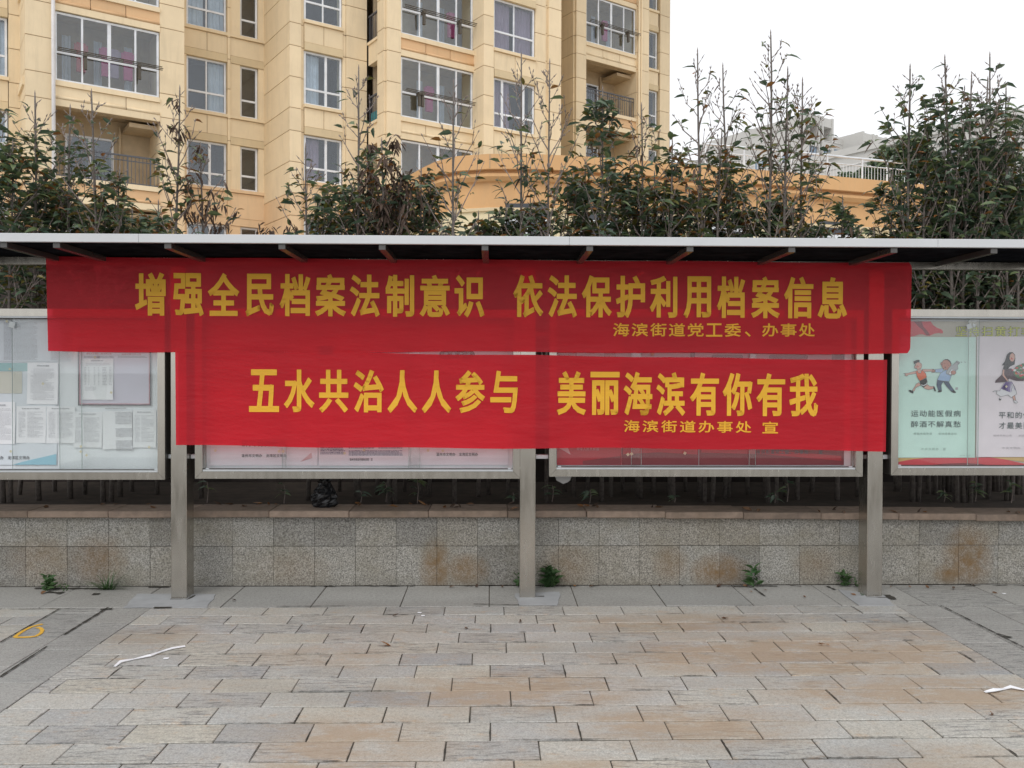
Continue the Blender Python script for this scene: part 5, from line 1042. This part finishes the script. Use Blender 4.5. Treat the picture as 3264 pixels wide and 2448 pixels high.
for (u, v, mi, lb) in ((1013, 1612, 2, 'yellow green leaf in front of the black bag'), (1045, 1610, 2, 'second dull yellow leaf in front of the black bag'), (1237, 1614, 3, 'dark red leaf on the coping right of the black bag')):
    x, y = gnd(u, v, .575); o = dleaf(x, y, .572, lb, None, 1.1, _leafm[mi]); o.rotation_euler = (0, 0, .1)
for u, v, lb in ((1337, 1955, 'tiny white paper crumb on the pavers left of the middle post'), (1348, 1965, 'smallest white crumb, just right of the other paper crumb'), (530, 2101, 'small pale scrap on the pavers beside the white ribbon'), (3200, 1894, 'white paper crumb near the wall at the far right')):
    x, y = gnd(u, v); o = blob('paper_scrap', rough([(x-.012, y-.006), (x+.012, y-.008), (x+.014, y+.007), (x-.01, y+.009)], 2, .003), .007, PAPER, None, lb, 'scrap', .003)
sc = MB(); xa, za = onY(1795, 1522, 6.33); pts = [(-.06, .01), (.06, .01), (.05, -.02), (.03, -.035), (.0, -.045), (-.03, -.03), (-.05, -.02)]
sc.quad(*[(p[0], 0, p[1]) for p in pts]); sc.quad(*[(p[0], .002, p[1]) for p in pts]); o = sc.build('torn_paper', flat('grey_torn_paper', (.42, .42, .42), .7)); o.location = (xa, 6.32, za); tag(o, 'torn grey paper scrap hanging below the red poster board', 'paper')
# ------------------------------------------------------------------ distant tree and power lines
def far_tree(label, u, v, D, r_, h, seed):
    rr = random.Random(seed); d = ray(u, v); k = D/d.y; X, Z = d.x*k, CAMH+d.z*k; t = root('tree', label, 'tree', (X, D, 0)); MB().tube([(0, 0, 0), (.1, 0, Z*.6), (0, 0, Z)], [.25, .15, .05], 7).build('trunk', BARK, t); lf = MB()
    for i in range(3500):
        a = rr.uniform(0, 6.28); b_ = math.acos(rr.uniform(-1, 1)); q_ = rr.random()**.4; p = Vector((r_*q_*math.sin(b_)*math.cos(a), r_*q_*math.sin(b_)*math.sin(a), Z-h*.5+h*.55*q_*math.cos(b_)))
        p += Vector((math.sin(p.z*2.3+i % 7), 0, math.sin(p.x*2.9)))*.3; leafgeo(lf, p, Vector((rr.uniform(-1, 1), rr.uniform(-1, 1), rr.uniform(-.6, .6))), .42, .22, 0 if rr.random() < .6 else 1, rr, .3)
    lf.build('crown', [LM[0], LM[1]], t)['kind'] = 'stuff'
far_tree('rounded dark tree behind the podium railing', 2880, 450, 45, 1.5, 3.6, 3); far_tree('dark tree beyond the podium roof at the right edge', 3060, 520, 42, 2.2, 4.5, 9)
far_tree('small dark tree between the villas and the railing', 2745, 545, 60, 1.8, 2.4, 5)
pw = root('power_line', 'thin cables strung from the apartment corner to the right', 'cable'); mb = MB()
for (ua, va, ub, vb) in ((2110, 505, 2275, 470), (2100, 490, 2300, 520), (2110, 498, 2400, 512)):
    xa, za = onY(ua, va, 40); xb, zb = onY(ub, vb, 30); mb = MB(); mb.tube([(xa+(xb-xa)*i/8, 40-10*i/8, za+(zb-za)*i/8-.12*math.sin(math.pi*i/8)) for i in range(9)], .012, 4); mb.build('cable', RAIL, pw)
